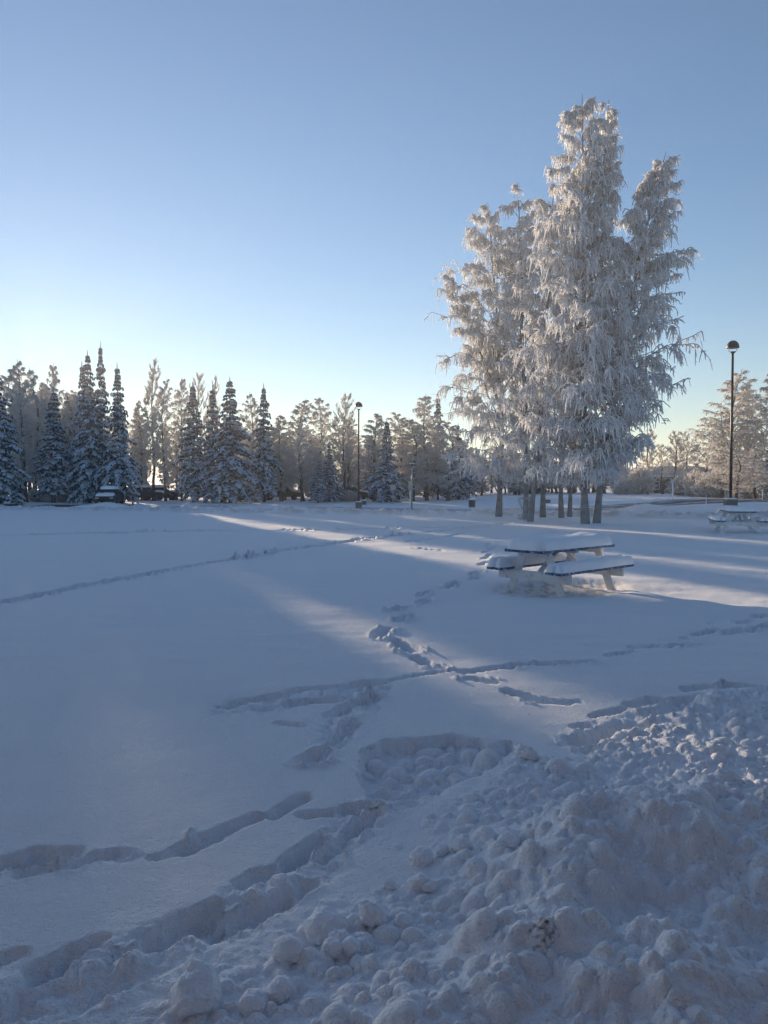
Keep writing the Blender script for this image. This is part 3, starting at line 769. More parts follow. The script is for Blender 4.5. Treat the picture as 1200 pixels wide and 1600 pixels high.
PB = [[mesh_np(n, *g) for n, g in zip(('trunk', 'limbs', 'crown'), proto_birch(500 + i, (1.9, 1.5, 2.3, 1.7)[i], (2.2, 1.9, 2.5, 2.8)[i]))] for i in range(4)]
PA = [[mesh_np(n, *g) for n, g in zip(('trunk', 'limbs', 'crown'), proto_birch(600 + i, (1.3, 1.6)[i], 3.4, True))] for i in range(2)]
PS = [[mesh_np(n, *g) for n, g in zip(('trunk', 'boughs', 'snow'), spruce_geo(700 + i, 14, (2.7, 1.9, 2.4, 2.1)[i], (.9, 1.5, .7, 1.1)[i]))] for i in range(4)]
def plant(kind, var, x, Y, H, wid, rz, label, group):
    wid *= {'s': .92, 'b': 1.45, 'a': 1.15}[kind]
    z = gz(x, Y) - .05
    if kind == 's':
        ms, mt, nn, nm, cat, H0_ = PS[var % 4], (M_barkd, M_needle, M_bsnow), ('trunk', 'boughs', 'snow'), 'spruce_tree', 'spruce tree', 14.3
    elif kind == 'a':
        ms, mt, nn, nm, cat, H0_ = PA[var % 2], (M_barkd, M_aspen, M_aspen), ('trunk', 'limbs', 'crown'), 'aspen_tree', 'aspen tree', 12.8
    else:
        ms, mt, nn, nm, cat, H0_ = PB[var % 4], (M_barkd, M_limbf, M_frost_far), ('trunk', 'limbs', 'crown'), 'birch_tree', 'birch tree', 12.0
    t = thing(nm, label, cat, (x, Y, z), rz, group)
    k = H / H0_; t.scale = (wid, wid, k)
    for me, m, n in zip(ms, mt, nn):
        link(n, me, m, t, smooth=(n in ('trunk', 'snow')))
    return t

FR = 'front trees of the wood along the far edge of the field'
front = [
    # kind, var, px, top py, Y, width scale, label
    ('s', 0, -6, 555, 66, 1.3, 'big snow-laden spruce cut off by the left edge of the picture'),
    ('b', 0, 18, 572, 78, .9, 'frosted birch glowing in front of the low sun at the far left'),
    ('s', 1, 22, 610, 76, .75, 'dark narrow spruce in front of the sun, second tree from the left edge'),
    ('b', 1, 40, 563, 72, 1.0, 'tall frosted birch just right of the low sun'),
    ('b', 2, 56, 575, 76, .9, 'frosted birch between the sun and the short spruce at the left'),
    ('s', 1, 84, 607, 70, 1.2, 'short dark spruce left of the three tall spruces'),
    ('b', 3, 90, 567, 80, .7, 'pale frosted birch rising behind the short dark spruce'),
    ('s', 2, 131, 562, 74, .85, 'left one of the cluster of tall spruces, with the lowest tip'),
    ('s', 0, 140, 547, 70, 1.0, 'snow-laden spruce with its tip just left of the tallest spruce'),
    ('s', 3, 160, 532, 71, .85, 'tallest spruce at the left, its narrow tip above the wood'),
    ('s', 2, 187, 565, 69, .9, 'right one of the cluster of tall spruces, standing by the snowed-in car'),
    ('b', 1, 222, 625, 80, .7, 'low backlit birch right of the tall spruce cluster'),
    ('a', 0, 240, 553, 76, 1.1, 'tall bare aspen with upright frosted twigs above its neighbours'),
    ('b', 0, 259, 590, 75, .6, 'frosted birch right beside the tall bare aspen'),
    ('b', 3, 284, 588, 77, .6, 'slim frosted birch left of the wide dark spruces'),
    ('s', 3, 303, 595, 72, 1.15, 'spruce with a thin top left of the two-topped spruce pair'),
    ('a', 1, 308, 572, 82, .9, 'bare aspen whose twigs stand above the thin-topped spruce'),
    ('a', 0, 334, 580, 83, .8, 'bare aspen peeping out between two spruces'),
    ('s', 2, 332, 600, 72, .9, 'middle spruce of the group by the sign post, lower than its neighbour'),
    ('s', 0, 360, 588, 70, 1.3, 'widest spruce by the sign post, boughs bent down by snow'),
    ('b', 2, 394, 612, 77, .65, 'frosted birch between the widest spruce and the lone spruce'),
    ('s', 3, 413, 598, 72, 1.0, 'lone snowy spruce left of the wood centre'),
    ('b', 1, 440, 648, 75, .9, 'low rounded frosted birch right of the lone spruce'),
    ('b', 0, 473, 622, 74, .95, 'frosted birch with a bowed top left of the parked cars'),
    ('b', 2, 500, 618, 77, .8, 'frosted birch with a pointed top above two small spruces'),
    ('s', 1, 497, 715, 70, .62, 'small snowy spruce left of the parked cars'),
    ('s', 0, 515, 692, 72, .62, 'small dark spruce right behind the first small one'),
    ('a', 1, 537, 606, 76, 1.0, 'sunlit aspen left of the far street lamp'),
    ('b', 3, 545, 650, 79, .85, 'frosted birch behind the far street lamp'),
    ('b', 1, 585, 645, 74, 1.0, 'frosted birch right of the far street lamp'),
    ('s', 2, 604, 652, 71, .82, 'single blue-white spruce right of the far street lamp'),
    ('b', 0, 622, 642, 76, .9, 'frosted birch between the single spruce and the white post'),
    ('b', 2, 645, 652, 74, .95, 'frosted birch behind the white post with the box'),
    ('b', 3, 667, 615, 75, 1.0, 'tallest frosted birch near the clump, lit at its top'),
    ('s', 3, 684, 614, 79, .9, 'dark spruce tip showing left of the birch clump'),
    ('b', 0, 700, 655, 73, .95, 'frosted birch hidden partly by the leftmost clump birch'),
    ('s', 0, 716, 660, 77, .9, 'dark spruce with gaps behind the leftmost clump birch'),
    ('a', 0, 1012, 665, 80, .95, 'thin bare aspen just right of the birch clump'),
    ('a', 1, 1035, 690, 84, .9, 'bare aspen in front of the brown building, left of its roof'),
    ('a', 0, 1055, 668, 78, 1.1, 'bare aspen in the gap between clump and street lamp'),
    ('a', 1, 1072, 668, 80, 1.0, 'bare aspen in front of the left half of the brown building'),
    ('a', 0, 1100, 690, 74, 1.3, 'wide bare aspen in front of the snowy roof'),
    ('b', 2, 1128, 640, 66, 1.0, 'sunlit frosted birch left of the near street lamp'),
    ('b', 0, 1150, 578, 64, 1.1, 'tall pale birch directly behind the near street lamp'),
    ('b', 1, 1172, 600, 66, .9, 'pale frosted birch right of the near street lamp'),
    ('b', 3, 1198, 580, 62, 1.1, 'pale frosted birch at the right edge of the picture'),
    ('b', 2, 1150, 700, 52, .6, 'small shaded birch with drooping crown beside the near lamp pole'),
    ('b', 0, 1180, 695, 54, .6, 'small shaded birch between near lamp pole and right picture edge'),
    ('s', 0, 1205, 690, 60, .7, 'dark spruce at the right picture edge below the pale birches'),
]
rgf = random.Random(3)
for k, v, px, py, Y, w, lab in front:
    x = sx(px, Y); H = hz(py, Y) - gz(x, Y)
    plant(k, v, x, Y, H, w, rgf.uniform(0, 6.28), lab, FR)
# frosted shrubs under the aspens
def shrub_geo(seed):
    rg = np.random.default_rng(seed)
    n = 900
    d = rnd_dir(rg, n); d[:, 2] = np.abs(d[:, 2]) * .9 + .25
    ln = rg.uniform(.5, 1.1, n)[:, None]
    p1 = d * ln * .9; p0 = p1 * rg.uniform(.3, .7, n)[:, None]
    e = p1 + rnd_dir(rg, n) * .25
    return tubes(np.stack([p0, p1, e], 1), rg.uniform(.02, .04, n)[:, None] * np.array([1, 1, .5])[None], 3, seed)
SH = [mesh_np('frosted_shrub', *shrub_geo(800 + i)) for i in range(2)]
for i, (px, Y, h, w, lab) in enumerate([(975, 76, 1.6, 1.3, 'low frosted shrub under the right side of the clump'), (1000, 77, 2.6, 1.5, 'tall frosted shrub left of the two white stakes'),
        (1068, 72, 1.8, 1.6, 'frosted shrub in front of the brown building wall'), (1086, 70, 2.0, 1.3, 'blue-white frosted shrub below the snowy roof edge'),
        (1108, 68, 1.7, 1.7, 'broad frosted shrub left of the near lamp base'), (1124, 67, 2.2, 1.2, 'frosted shrub close to the near lamp base'),
        (1170, 63, 1.6, 1.5, 'frosted shrub behind the second picnic table'), (92, 73, 1.1, 1.4, 'low snowy shrub at the foot of the left wood'),
        (60, 74, 1.2, 1.5, 'low dark shrub below the sun'), (545, 74, 1.0, 1.3, 'low snowy shrub right of the parked cars')]):
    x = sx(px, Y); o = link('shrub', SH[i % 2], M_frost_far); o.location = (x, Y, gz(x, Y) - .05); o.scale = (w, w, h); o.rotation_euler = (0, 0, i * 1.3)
    tag(o, lab, 'shrub', 'frosted shrubs at the foot of the wood')
# the depth of the wood
GD = 'frosted trees deeper in the wood'
rgd = random.Random(11)
cnt = 0
pts = []
while cnt < 230:
    Y = rgd.uniform(80, 118); px = rgd.uniform(-60, 1230)
    x = sx(px, Y)
    if any((x - a) ** 2 + (Y - b) ** 2 < 3.2 for a, b in pts): continue
    if px > 720 and Y < 86: continue
    if 985 < px < 1140 and Y < 104: continue
    pts.append((x, Y))
    topy = np.interp(px, [0, 240, 420, 560, 700, 1010, 1060, 1230], [600, 610, 640, 665, 680, 700, 715, 690])
    bb = x * .9048 + Y * .4258
    if any(a < bb < b for a, b in ((3.2, 4.1), (7.6, 10.6), (12.6, 14.0), (17.0, 20.2), (26, 27), (31, 34))): cnt += 1; continue
    H = max(4, hz(topy + (rgd.uniform(-5, 25) if -1 < bb < 7.6 else rgd.uniform(5, 70)), Y) - gz(x, Y))
    kind = rgd.choice('bbba' + 's')
    where = ['at the far left beyond the sun', 'beyond the tall spruce cluster', 'beyond the bare aspens left of centre', 'beyond the wide spruces by the sign post', 'beyond the lone spruce', 'beyond the parked cars', 'beyond the far street lamp', 'beyond the white box post', 'beyond the birch clump', 'between clump and brown building', 'beyond the brown building', 'beyond the pale birches at the right'][int(np.searchsorted([75, 205, 290, 385, 460, 540, 620, 700, 900, 1010, 1120], px))]
    lab = {'b': 'frosted birch in the deep wood ' + where, 'a': 'bare frosted aspen in the deep wood ' + where, 's': 'dark spruce in the deep wood ' + where}[kind]
    plant(kind, rgd.randrange(4), x, Y, H, rgd.uniform(.7, 1.0), rgd.uniform(0, 6.28), lab, GD); cnt += 1

# ------------------------------------------------------------------ picnic tables
def rounded(L, W, T, rad, seed, nx=40, ny=16, nz=5, amp=.008):
    """snow pillow L x W x T, flat below, rounded above"""
    bm = bmesh.new(); g = bmesh.ops.create_grid(bm, x_segments=nx, y_segments=ny, size=.5)
    V = []; F = []
    xs = np.linspace(-L / 2, L / 2, nx + 1); ys = np.linspace(-W / 2, W / 2, ny + 1)
    # ease sampling towards the rims
    xs = np.sin(np.linspace(-1, 1, nx + 1) * math.pi / 2) * L / 2; ys = np.sin(np.linspace(-1, 1, ny + 1) * math.pi / 2) * W / 2
    bm.free()
    X, Y = np.meshgrid(xs, ys, indexing='ij')
    ex = np.clip((np.abs(X) - (L / 2 - rad)) / rad, 0, 1); ey = np.clip((np.abs(Y) - (W / 2 - rad)) / rad, 0, 1)
    e = np.clip(np.hypot(ex, ey), 0, 1)
    Z = T * (1 - e ** 2.6) ** (1 / 2.2)
    n1 = fbm(X * 2.2 + seed * 7.3, Y * 3 + seed, 3, seed)
    Z = Z * (1 + .26 * n1) + amp * fbm(X * 9, Y * 9, 3, seed + 5) * (Z > .02)
    Xo = X + .022 * fbm(X * 5 + 3, Y * 5, 3, seed + 8); Yo = Y + .022 * fbm(X * 5, Y * 5 + 9, 3, seed + 9)
    V = np.stack([Xo.ravel(), Yo.ravel(), Z.ravel()], 1); n = len(V)
    i = np.arange(nx)[:, None]; j = np.arange(ny)[None]
    a = i * (ny + 1) + j; F = np.stack([a, a + ny + 1, a + ny + 2, a + 1], -1).reshape(-1, 4)
    V2 = V.copy(); V2[:, 2] = 0.0
    V = np.vstack([V, V2])
    return V, np.vstack([F, F[:, ::-1] + n])

def picnic_table(label, loc, rz, wide=1.0, cap=.17, group=None):
    """x along the boards; board tops at .70 above the snow"""
    t = thing('picnic_table', label, 'picnic table', loc, rz, group)
    L, W, zt, zb, wb = 2.13, .72 * wide, .695, .385, .714 * wide
    nb = 5; bw = W / nb
    for i in range(nb):
        y = -W / 2 + bw * (i + .5)
        MB().box((0, y, zt - .02), (L, bw - .012, .04), bev=.004).build('tabletop_board', M_blue, t)
    V, F = rounded(L + .02, W + .02, cap, .17, 3, 60, 26)
    o = link('snow_cap', mesh_np('snow_cap', V, F), M_snow, t, smooth=True); o.location = (0, 0, zt + .001)
    for s in (-1, 1):
        for k, (yo, w_) in enumerate(((wb - .07, .135), (wb - .225, .135))):
            MB().box((0, s * yo, zb - .02), (L, w_, .04), bev=.004).build('bench_board', M_blue, t)
            V, F = rounded(L + .01, .15, cap * .85, .075, 11 + k + (s > 0) * 3, 60, 12, amp=.006)
            o = link('bench_snow', mesh_np('bench_snow', V, F), M_snow, t, smooth=True); o.location = (0, s * yo, zb + .001)
        # end frames
        xe = s * (L / 2 - .30)
        MB().beam((xe, -(wb - .02), zb - .115), (xe, wb - .02, zb - .115), .045, .15, bev=.012).build('cross_beam', M_white, t)
        MB().beam((xe, -W / 2 + .05, zt - .085), (xe, W / 2 - .05, zt - .085), .045, .09, bev=.012).build('top_cleat', M_white, t)
        for q in (-1, 1):
            MB().beam((xe - s * .046, q * .54 * wide, -.14), (xe - s * .046, q * .22 * wide, zt - .045), .045, .13, bev=.006, up=(0, -q, .5)).build('leg', M_white, t)
        MB().beam((xe - s * .07, 0, zb - .13), (s * .12, 0, zt - .06), .09, .045, bev=.006).build('brace', M_white, t)
    MB().beam((0, -W / 2 + .04, zt - .065), (0, W / 2 - .04, zt - .065), .09, .045, bev=.006).build('middle_cleat', M_white, t)
    return t
GP = 'snow-covered picnic tables in the field'
picnic_table('white picnic table with blue boards under thick snow, in the middle of the field', (2.93, 12.49, -.02), .752, group=GP)
Yt = 25; xt = sx(1173, Yt)
picnic_table('farther picnic table at the right edge, standing below the near street lamp', (xt, Yt + .9, hz(832, Yt)), math.radians(74), 1.15, .14, GP)

# ------------------------------------------------------------------ street lamps
def street_lamp(label, x, Y, z, H, base_w=.48, base_h=.62, pr=.062):
    t = thing('street_lamp', label, 'street lamp', (x, Y, z), 0, 'street lamps with a dark dome head')
    b = MB(); b.box((0, 0, base_h / 2 - .1), (base_w, base_w, base_h + .2), bev=.02).build('concrete_base', M_conc, t)
    V, F = rounded(base_w + .03, base_w + .03, .07, .12, 5, 14, 14); o = link('snow_cap', mesh_np('snow_cap', V, F), M_snow, t, smooth=True); o.location = (0, 0, base_h + .001)
    hb = H - .62
    MB().cyl((0, 0, base_h), (0, 0, hb), pr * 1.1, pr * .8).build('pole', M_pole, t, True)
    MB().box((0, 0, base_h + .03), (.26, .26, .05), bev=.008).build('base_plate', M_pole, t)
    r = .29
    MB().lathe((0, 0, hb), [(pr * .8, -.02), (.11, .0), (.13, .06), (.0, .07)]).build('neck', M_pole, t, True)
    MB().lathe((0, 0, H - .36), [(r * math.cos(a), .34 * math.sin(a)) for a in [k * math.pi / 2 / 9 for k in range(10)]]).lathe((0, 0, H - .36), [(r, 0), (r + .012, -.02), (r - .03, -.03), (0, -.01)]).build('dome', M_dome, t, True)
    for k in range(4):
        a = k * math.pi / 2 + .5; c, s = math.cos(a), math.sin(a)
        pts = np.array([[(c * .1, s * .1, hb + .04), (c * .24, s * .24, hb + .09), (c * r * .98, s * r * .98, H - .38)]])
        link('bracket_arm', mesh_np('bracket_arm', *tubes(pts, np.full((1, 3), .012), 5)), M_metal, t)
    return t
Yl = 37.0; xl = sx(1141.5, Yl)
street_lamp('near street lamp on a concrete block at the right', xl, Yl, hz(797, Yl) - .05, hz(533, Yl) - hz(797, Yl) + .05, .50, .58, .065)
Yl = 57.0; xl = sx(560.5, Yl)
street_lamp('far street lamp on a concrete block left of the birch clump', xl, Yl, hz(795, Yl) - .05, hz(627, Yl) - hz(795, Yl), .46, .55, .065)

# ------------------------------------------------------------------ small street furniture
def post(name, label, cat, px, Y, py0, py1, r, m, group=None, parts=None):
    x = sx(px, Y); z = gz(x, Y)
    t = thing(name, label, cat, (x, Y, z), 0, group)
    H = hz(py0, Y) - z; lo = min(0, hz(py1, Y) - z)
    MB().cyl((0, 0, lo - .15), (0, 0, H), r, n=8).build('post', m, t, True)
    if parts: parts(t, H)
    return t
def sign_panel(w, h, m, dz=0, th=.02, y=-.05):
    def f(t, H): MB().box((0, y, H - h / 2 + dz), (w, th, h), bev=.003).build('sign_panel', m, t)
    return f
post('sign_post', 'narrow pale sign on a white post by the left bend of the road', 'sign', 343.5, 57, 760, 792, .035, M_metal, parts=sign_panel(.24, .55, M_metal, .0))
post('marker_post', 'short dark post standing in the snow right of the snowed-in car', 'post', 207.5, 60, 784, 793, .07, M_dark)
def boxpost(t, H):
    MB().box((-.03, 0, H - .32), (.20, .14, .62), bev=.01).build('mounted_box', M_gold, t)
    MB().box((-.03, -.075, H - .32), (.15, .012, .52), bev=.003).build('box_front', M_metal, t)
post('box_post', 'white post carrying a tall yellowish box in front of the wood', 'post', 641, 46.5, 751, 801, .05, M_white, parts=boxpost)
def tee(t, H):
    MB().box((0, 0, H - .02), (.42, .16, .06), bev=.01).build('crossbar', M_white, t)
    MB().box((0, 0, H - .14), (.18, .12, .14), bev=.01).build('lamp_box', M_pole, t)
post('utility_post', 'taller thin post with a short snowy crossbar behind the box post', 'post', 643.5, 54, 724, 790, .05, M_metal, parts=tee)
def oval(t, H):
    M = Matrix.Rotation(math.pi / 2, 4, 'X')
    b = MB(); bmesh.ops.create_cone(b.bm, cap_ends=True, segments=20, radius1=.26, radius2=.26, depth=.02, matrix=Matrix.Translation((0, -.06, H - .28)) @ M)
    b.build('sign_panel', M_metal, t)
post('sign_post', 'small round frosted sign right of the single blue-white spruce', 'sign', 614, 68, 757, 781, .04, M_metal, parts=oval)
for px, Y, a, b, r, lab in ((1044, 60, 772, 784, .045, 'shorter white stake of the pair beyond the road'), (1051, 58, 750, 783, .06, 'taller pale stake of the pair beyond the road'),
        (1103.5, 40, 773, 790, .022, 'thin white stake left of the near street lamp'), (1155, 47, 768, 780, .025, 'thin white stake just right of the near lamp base'),
        (1133, 47, 767, 780, .025, 'thin white stake just left of the near lamp pole'), (1191.5, 47, 765, 778, .03, 'white stake near the right edge of the picture'),
        (993, 42, 784, 797, .018, 'faint thin stake at the left end of the right snow bank'), (786, 48, 778, 796, .014, 'very thin wire stake right of the leftmost birch trunk')):
    post('road_stake', lab, 'stake', px, Y, a, b, r, M_white, 'white snow stakes along the road')
# trash bin
Y = 50.0; x = sx(737.5, Y); z = hz(792, Y)
t = thing('trash_bin', 'green-grey trash bin with a snow cap left of the leftmost birch', 'trash bin', (x, Y, z - .03), .2)
MB().lathe((0, 0, 0), [(.19, 0), (.20, .44), (.22, .45), (.22, .49), (0, .50)], 20).build('body', M_bin, t, True)
for k in range(14):
    a = 2 * math.pi * k / 14
    MB().box((.20 * math.cos(a), .20 * math.sin(a), .22), (.02, .045, .42), Matrix.Rotation(a, 3, 'Z')).build('slat', M_bin, t)
V, F = rounded(.44, .44, .13, .2, 9, 14, 14); o = link('snow_cap', mesh_np('snow_cap', V, F), M_snow, t, smooth=True); o.location = (0, 0, .49)
# small far boxes
for px, Y, w, h, lab in ((463, 56, .6, .14, 'low dark box half buried in snow by the road'), (568, 66, .5, .35, 'dark utility box behind the far street lamp'), (856, 62, .35, .3, 'small grey box in the sunlit snow behind the clump')):
    x = sx(px, Y); t = thing('utility_box', lab, 'box', (x, Y, gz(x, Y)))
    MB().box((0, 0, h / 2), (w, .4, h), bev=.02).build('body', M_bin, t)
    V, F = rounded(w + .06, .46, .1, .15, 4, 12, 12); o = link('snow_cap', mesh_np('snow_cap', V, F), M_snow, t, smooth=True); o.location = (0, 0, h)
# disc golf basket
P = at(820, 815); t = thing('disc_golf_basket', 'metal disc golf basket with hanging chains among the birch trunks', 'disc golf basket', (P[0], P[1], -.1))
H = hz(777, P[1]) + .1
MB().cyl((0, 0, 0), (0, 0, H), .03, n=10).build('pole', M_metal, t, True)
MB().lathe((0, 0, H - .08), [(.30, -.02), (.31, .05), (.30, .08), (.0, .1)], 24).build('top_band', M_metal, t, True)
for k in range(12):
    a = 2 * math.pi * k / 12; c, s = math.cos(a), math.sin(a)
    u = np.linspace(0, 1, 6); rr = .28 * (1 - u) ** .7 + .06; zz = H - .1 - .52 * u
    link('chain', mesh_np('chain', *tubes(np.stack([c * rr, s * rr, zz], 1)[None], np.full((1, 6), .011), 4)), M_metal, t)
for zz, rr in ((.42, .33), (.30, .31), (.22, .30)):
    a = np.linspace(0, 2 * math.pi, 25); link('basket_ring', mesh_np('basket_ring', *tubes(np.stack([rr * np.cos(a), rr * np.sin(a), np.full(25, zz)], 1)[None], np.full((1, 25), .012), 4)), M_metal, t)
for k in range(14):
    a = 2 * math.pi * k / 14; c, s = math.cos(a), math.sin(a)
    MB().cyl((c * .30, s * .30, .22), (c * .33, s * .33, .42), .007, n=5).cyl((0, 0, .22), (c * .30, s * .30, .22), .007, n=5).build('basket_rib', M_metal, t)

# ------------------------------------------------------------------ parked cars at the wood
def car_proto(label, loc, rz, paint):
    t = thing('parked_car', label, 'car', loc, rz, 'snow-covered cars parked at the wood')
    prof = [(-2.15, .35), (-2.2, .62), (-2.1, .86), (-1.75, .92), (-1.2, 1.38), (-.3, 1.46), (.55, 1.42), (1.15, .98), (1.95, .86), (2.15, .65), (2.15, .35)]
    bm = bmesh.new(); rows = []
    for s, inset in ((-.86, 0), (-.8, 0), (.8, 0), (.86, 0)):
        row = []
        for x, z in prof:
            k = 0.16 * max(0, (z - .9) / .5)
            row.append(bm.verts.new((x * (1 - .01 * (abs(s) > .83)), (s if abs(s) < .83 else s) * (1 - k), z - (.03 if abs(s) > .83 and z > .9 else 0))))
        rows.append(row)
    for a, b in zip(rows, rows[1:]):
        for i in range(len(prof) - 1): bm.faces.new((a[i], a[i + 1], b[i + 1], b[i]))
        bm.faces.new((a[-1], a[0], b[0], b[-1]))
    bm.faces.new(rows[0]); bm.faces.new(list(reversed(rows[-1])))
    mb = MB(); mb.bm.free(); mb.bm = bm; mb.build('body', paint, t)
    for s in (-1, 1):
        for x in (-1.35, 1.35):
            w = MB(); w.cyl((x, s * .74, .31), (x, s * .9, .31), .32, n=18).build('wheel', M_dark, t, True)
            wheel = t.children[-1] if False else None
        MB().box((-.35, s * .755, 1.18), (1.5, .02, .32)).build('side_window', M_glass, t)
        MB().box((2.14, s * .6, .66), (.05, .32, .14), bev=.02).build('headlight', M_lamp, t)
    MB().beam((1.17, 0, 1.0), (.62, 0, 1.40), 1.35, .02, bev=0).build('windscreen', M_glass, t)
    MB().box((2.17, 0, .5), (.04, 1.1, .18), bev=.02).build('grille', M_dark, t)
    V, F = rounded(2.15, 1.42, .28, .45, 21, 26, 18); o = link('roof_snow', mesh_np('roof_snow', V, F), M_snow, t, smooth=True); o.location = (-.35, 0, 1.40)
    V, F = rounded(1.1, 1.5, .2, .3, 22, 18, 18); o = link('bonnet_snow', mesh_np('bonnet_snow', V, F), M_snow, t, smooth=True); o.location = (1.62, 0, .88); o.rotation_euler = (0, .12, 0)
    V, F = rounded(.5, 1.4, .14, .2, 23, 12, 18); o = link('boot_snow', mesh_np('boot_snow', V, F), M_snow, t, smooth=True); o.location = (-1.93, 0, .86)
    return t
M_car = mat('dark_car_paint', (.03, .03, .035), .35)
def gp(px, Y): x = sx(px, Y); return (x, Y, gz(x, Y) - .04)
car = car_proto('dark car facing the camera under the tall spruces, thick snow on it', gp(171, 66), -math.pi / 2 + .15, M_car)
for px, Y, rz, lab in ((112, 78, -1.3, 'snowed-in car half hidden left of the tall spruce cluster'), (226, 79, .1, 'snowed-in car right of the tall spruce cluster, seen side-on'),
        (250, 82, .15, 'second snowed-in car right of the spruce cluster, farther back'), (400, 81, 0, 'dark car seen between trunks left of the lone spruce'),
        (440, 83, .1, 'dark car seen between trunks right of the lone spruce'), (520, 78, .5, 'snowy car right of the small spruces, its windscreen showing'), (543, 80, .3, 'snowy car left of the far street lamp, roof dark'),
        (368, 82, .0, 'dark car between trunks behind the widest spruce')):
    dup(car, gp(px, Y), rz, lab)

# ------------------------------------------------------------------ far brown building
M_wallb = mat('brown_cladding', (.15, .095, .06), .85, ((.09, .06, .04), 2.0, .4, .7))
M_roofb = mat('frosted_roof', (.30, .31, .34), .9, ((.42, .44, .48), 1.5, .4, .7))
def far_building():
    Y = 92.0; x0, x1 = sx(1005, Y), sx(1122, Y); zb = gz(x0 + 4, Y) - .2
    ze, zr = hz(743, Y), hz(729, Y); D = 9
    t = thing('building', 'low brown building with a snowy roof behind the bare aspens', 'building', (x0, Y, zb))
    W = x1 - x0; he = ze - zb; hr = zr - zb
    MB().box((W / 2, D / 2, he / 2), (W, D, he)).build('wall', M_wallb, t)
    bm = bmesh.new(); o = .7
    v = [bm.verts.new(p) for p in ((-o, -o, he), (W + o, -o, he), (W + o, D + o, he), (-o, D + o, he), (W * .42, D * .45, hr + .15), (W * .92, D * .45, hr + .15))]
    for f in ((0, 1, 5, 4), (1, 2, 5), (2, 3, 4, 5), (3, 0, 4), (3, 2, 1, 0)): bm.faces.new([v[i] for i in f])
    mb = MB(); mb.bm.free(); mb.bm = bm; mb.build('roof', M_roofb, t)
    MB().box((W / 2, -o - .03, he - .08), (W + 2 * o, .05, .22)).build('eaves_snow', M_snow, t)
    for k in range(4):
        w = MB().box((1.4 + k * 2.1, -.02, he * .5), (1.1, .06, 1.0)).build('window', M_white, t)
        MB().box((1.4 + k * 2.1, -.06, he * .5), (.95, .02, .85)).build('pane', M_glass, w)
    for k in range(10):
        MB().box((k * W / 9.0, -.07 - .002, he * .5), (.12, .04, he - .1)).build('wall_batten', M_wallb, t)
far_building()

# cold haze
def haze():
    m = bpy.data.materials.new('haze'); m.use_nodes = True
    nt = m.node_tree; nt.nodes.remove(nt.nodes['Principled BSDF'])
    v = nt.nodes.new('ShaderNodeVolumePrincipled'); v.inputs['Density'].default_value = HAZE; v.inputs['Anisotropy'].default_value = .35
    v.inputs['Color'].default_value = (.95, .96, 1, 1)
    nt.links.new(v.outputs[0], nt.nodes['Material Output'].inputs['Volume'])
    b = MB().box((0, 0, 10), (7400, 7400, 24)).build('haze', m)
    tag(b, kind='stuff')
if HAZE: haze()

# unseen building added behind the camera to shade the near snow
M_wallc = mat('dark_shading_wall', (.035, .022, .017), .9, ((.025, .016, .012), 3.0, .4, .6), (20, .5, .01))
def shade_building():
    t = thing('building', 'long low dark building added behind the viewpoint to shade the near snow', 'building', (0, -1.6, 0))
    W, Hh, D = 38, 4.6, 14
    MB().box((0, -D / 2, Hh / 2 - .2), (W, D, Hh + .4)).build('wall', M_wallc, t)
    MB().box((0, -D / 2 + .3, Hh + .25), (W + .8, D + .8, .3)).build('roof', M_conc, t)
    for k in range(-4, 5):
        if k == 0: continue
        w = MB().box((k * 4.2, .03, 1.9), (1.9, .1, 1.5)).build('window', M_white, t)
        MB().box((k * 4.2, .09, 1.9), (1.7, .03, 1.3)).build('pane', M_glass, w)
    d = MB().box((0, .03, 1.05), (1.1, .08, 2.1)).build('door', M_white, t)
    MB().box((.4, .09, 1.0), (.03, .04, .2)).build('handle', M_metal, d)
shade_building()

# ------------------------------------------------------------------ loose snow chunks
def chunk_mesh(seed, blocky=0.0):
    bm = bmesh.new(); bmesh.ops.create_icosphere(bm, subdivisions=5, radius=1)
    co = np.array([v.co[:] for v in bm.verts])
    if blocky: co = np.sign(co) * np.abs(co) ** (1 - blocky) ; co /= np.abs(co).max()
    a_, b_, c_ = co.T
    n = .17 * (fbm(a_ * 1.4 + seed, b_ * 1.4, 3, seed) + fbm(b_ * 1.4, c_ * 1.4 + seed, 3, seed + 9) + fbm(c_ * 1.4 + 5, a_ * 1.4 + seed, 3, seed + 17)) + -.02 + .06 * (billow(a_ * 3, b_ * 3 + seed, 4, seed + 3) + billow(b_ * 3, c_ * 3 + seed, 4, seed + 4) + billow(c_ * 3, a_ * 3 + seed, 4, seed + 5))
    co = co * (1 + n)[:, None]
    for v, c in zip(bm.verts, co): v.co = c
    me = bpy.data.meshes.new('snow_chunk'); bm.to_mesh(me); bm.free(); return me
CH = [chunk_mesh(i, .45 if i == 3 else (.15 if i % 2 else 0)) for i in range(5)]
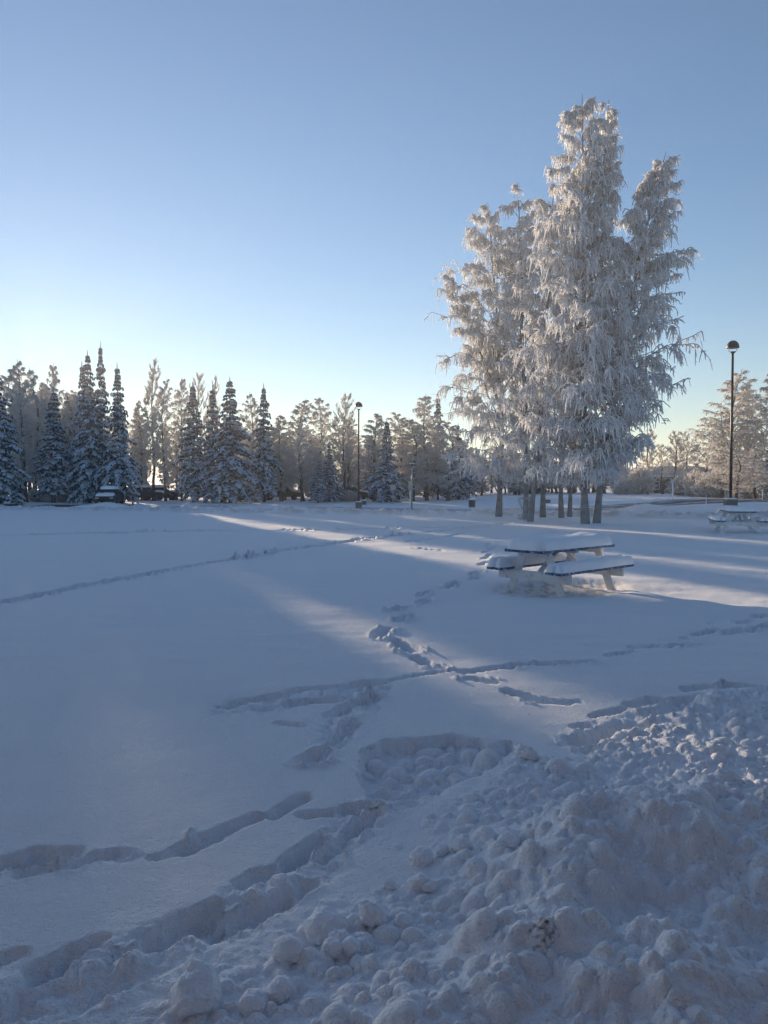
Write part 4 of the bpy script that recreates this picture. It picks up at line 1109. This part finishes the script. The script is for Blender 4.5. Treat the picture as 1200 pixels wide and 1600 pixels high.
for px, py, rp, k, asp, lab in ((658, 1335, 17, 0, 1, 'round snowball at the upper left tip of the scattered balls'), (690, 1329, 11, 1, 1, 'small snowball between two larger ones on the clean snow edge'),
        (721, 1328, 15, 2, 1, 'round snowball right of the small one, at the rubble edge'), (654, 1375, 16, 4, 1.1, 'lumpy snow chunk just below the lone round snowball'), (672, 1384, 10, 1, 1.2, 'small snow chunk touching the lumpy one'),
        (449, 1478, 21, 2, 1, 'round snowball alone at the left of the big chunk'), (508, 1438, 26, 1, 1.25, 'largest pale snow chunk, elongated, in the lower middle'), (532, 1462, 19, 4, 1, 'snow chunk leaning on the largest chunk'),
        (520, 1480, 15, 0, 1, 'snowball below the largest chunk'), (548, 1480, 14, 2, 1, 'snowball right below the largest chunk'), (582, 1428, 22, 4, 1.2, 'rounded snow chunk right of the largest chunk'),
        (307, 1540, 32, 3, 1, 'square-edged snow block near the bottom left'), (397, 1556, 20, 0, 1, 'snowball near the bottom, right of the square block'), (437, 1540, 17, 2, 1, 'snowball close beside another near the bottom centre'),
        (608, 1375, 10, 1, 1, 'tiny lone snowball on the smooth snow'), (810, 1161, 9, 0, 1, 'small snowball above the dug-over patch'), (820, 1177, 11, 3, 1.8, 'flat snow block at the right end of the dug-over patch'),
        (745, 1375, 15, 4, 1.2, 'snow chunk within the rubble right of the round snowball'), (795, 1350, 15, 1, 1.1, 'snow chunk in the rubble left of the ploughed heap'), (630, 1440, 12, 2, 1.1, 'small snow chunk right of the rounded chunk')):
    P = at(px, py + rp * .5, .03); d = math.hypot(P[0], P[1]); r = rp / 1186 * math.hypot(d, H0) * .95
    o = link('snow_chunk', CH[k], M_chunk, smooth=True)
    zz = relief(np.array([P[0], P[0] + .001]), np.array([P[1], P[1]]))[0][0]
    o.location = (P[0], P[1], max(zz, -.02) + r * .35); o.scale = (r * asp, r * (1 + (asp - 1) * .4), r * .85); o.rotation_euler = (.2 * k, .1 * k, px * .37)
    tag(o, lab, 'snow chunk', 'loose snow chunks on the near snow')
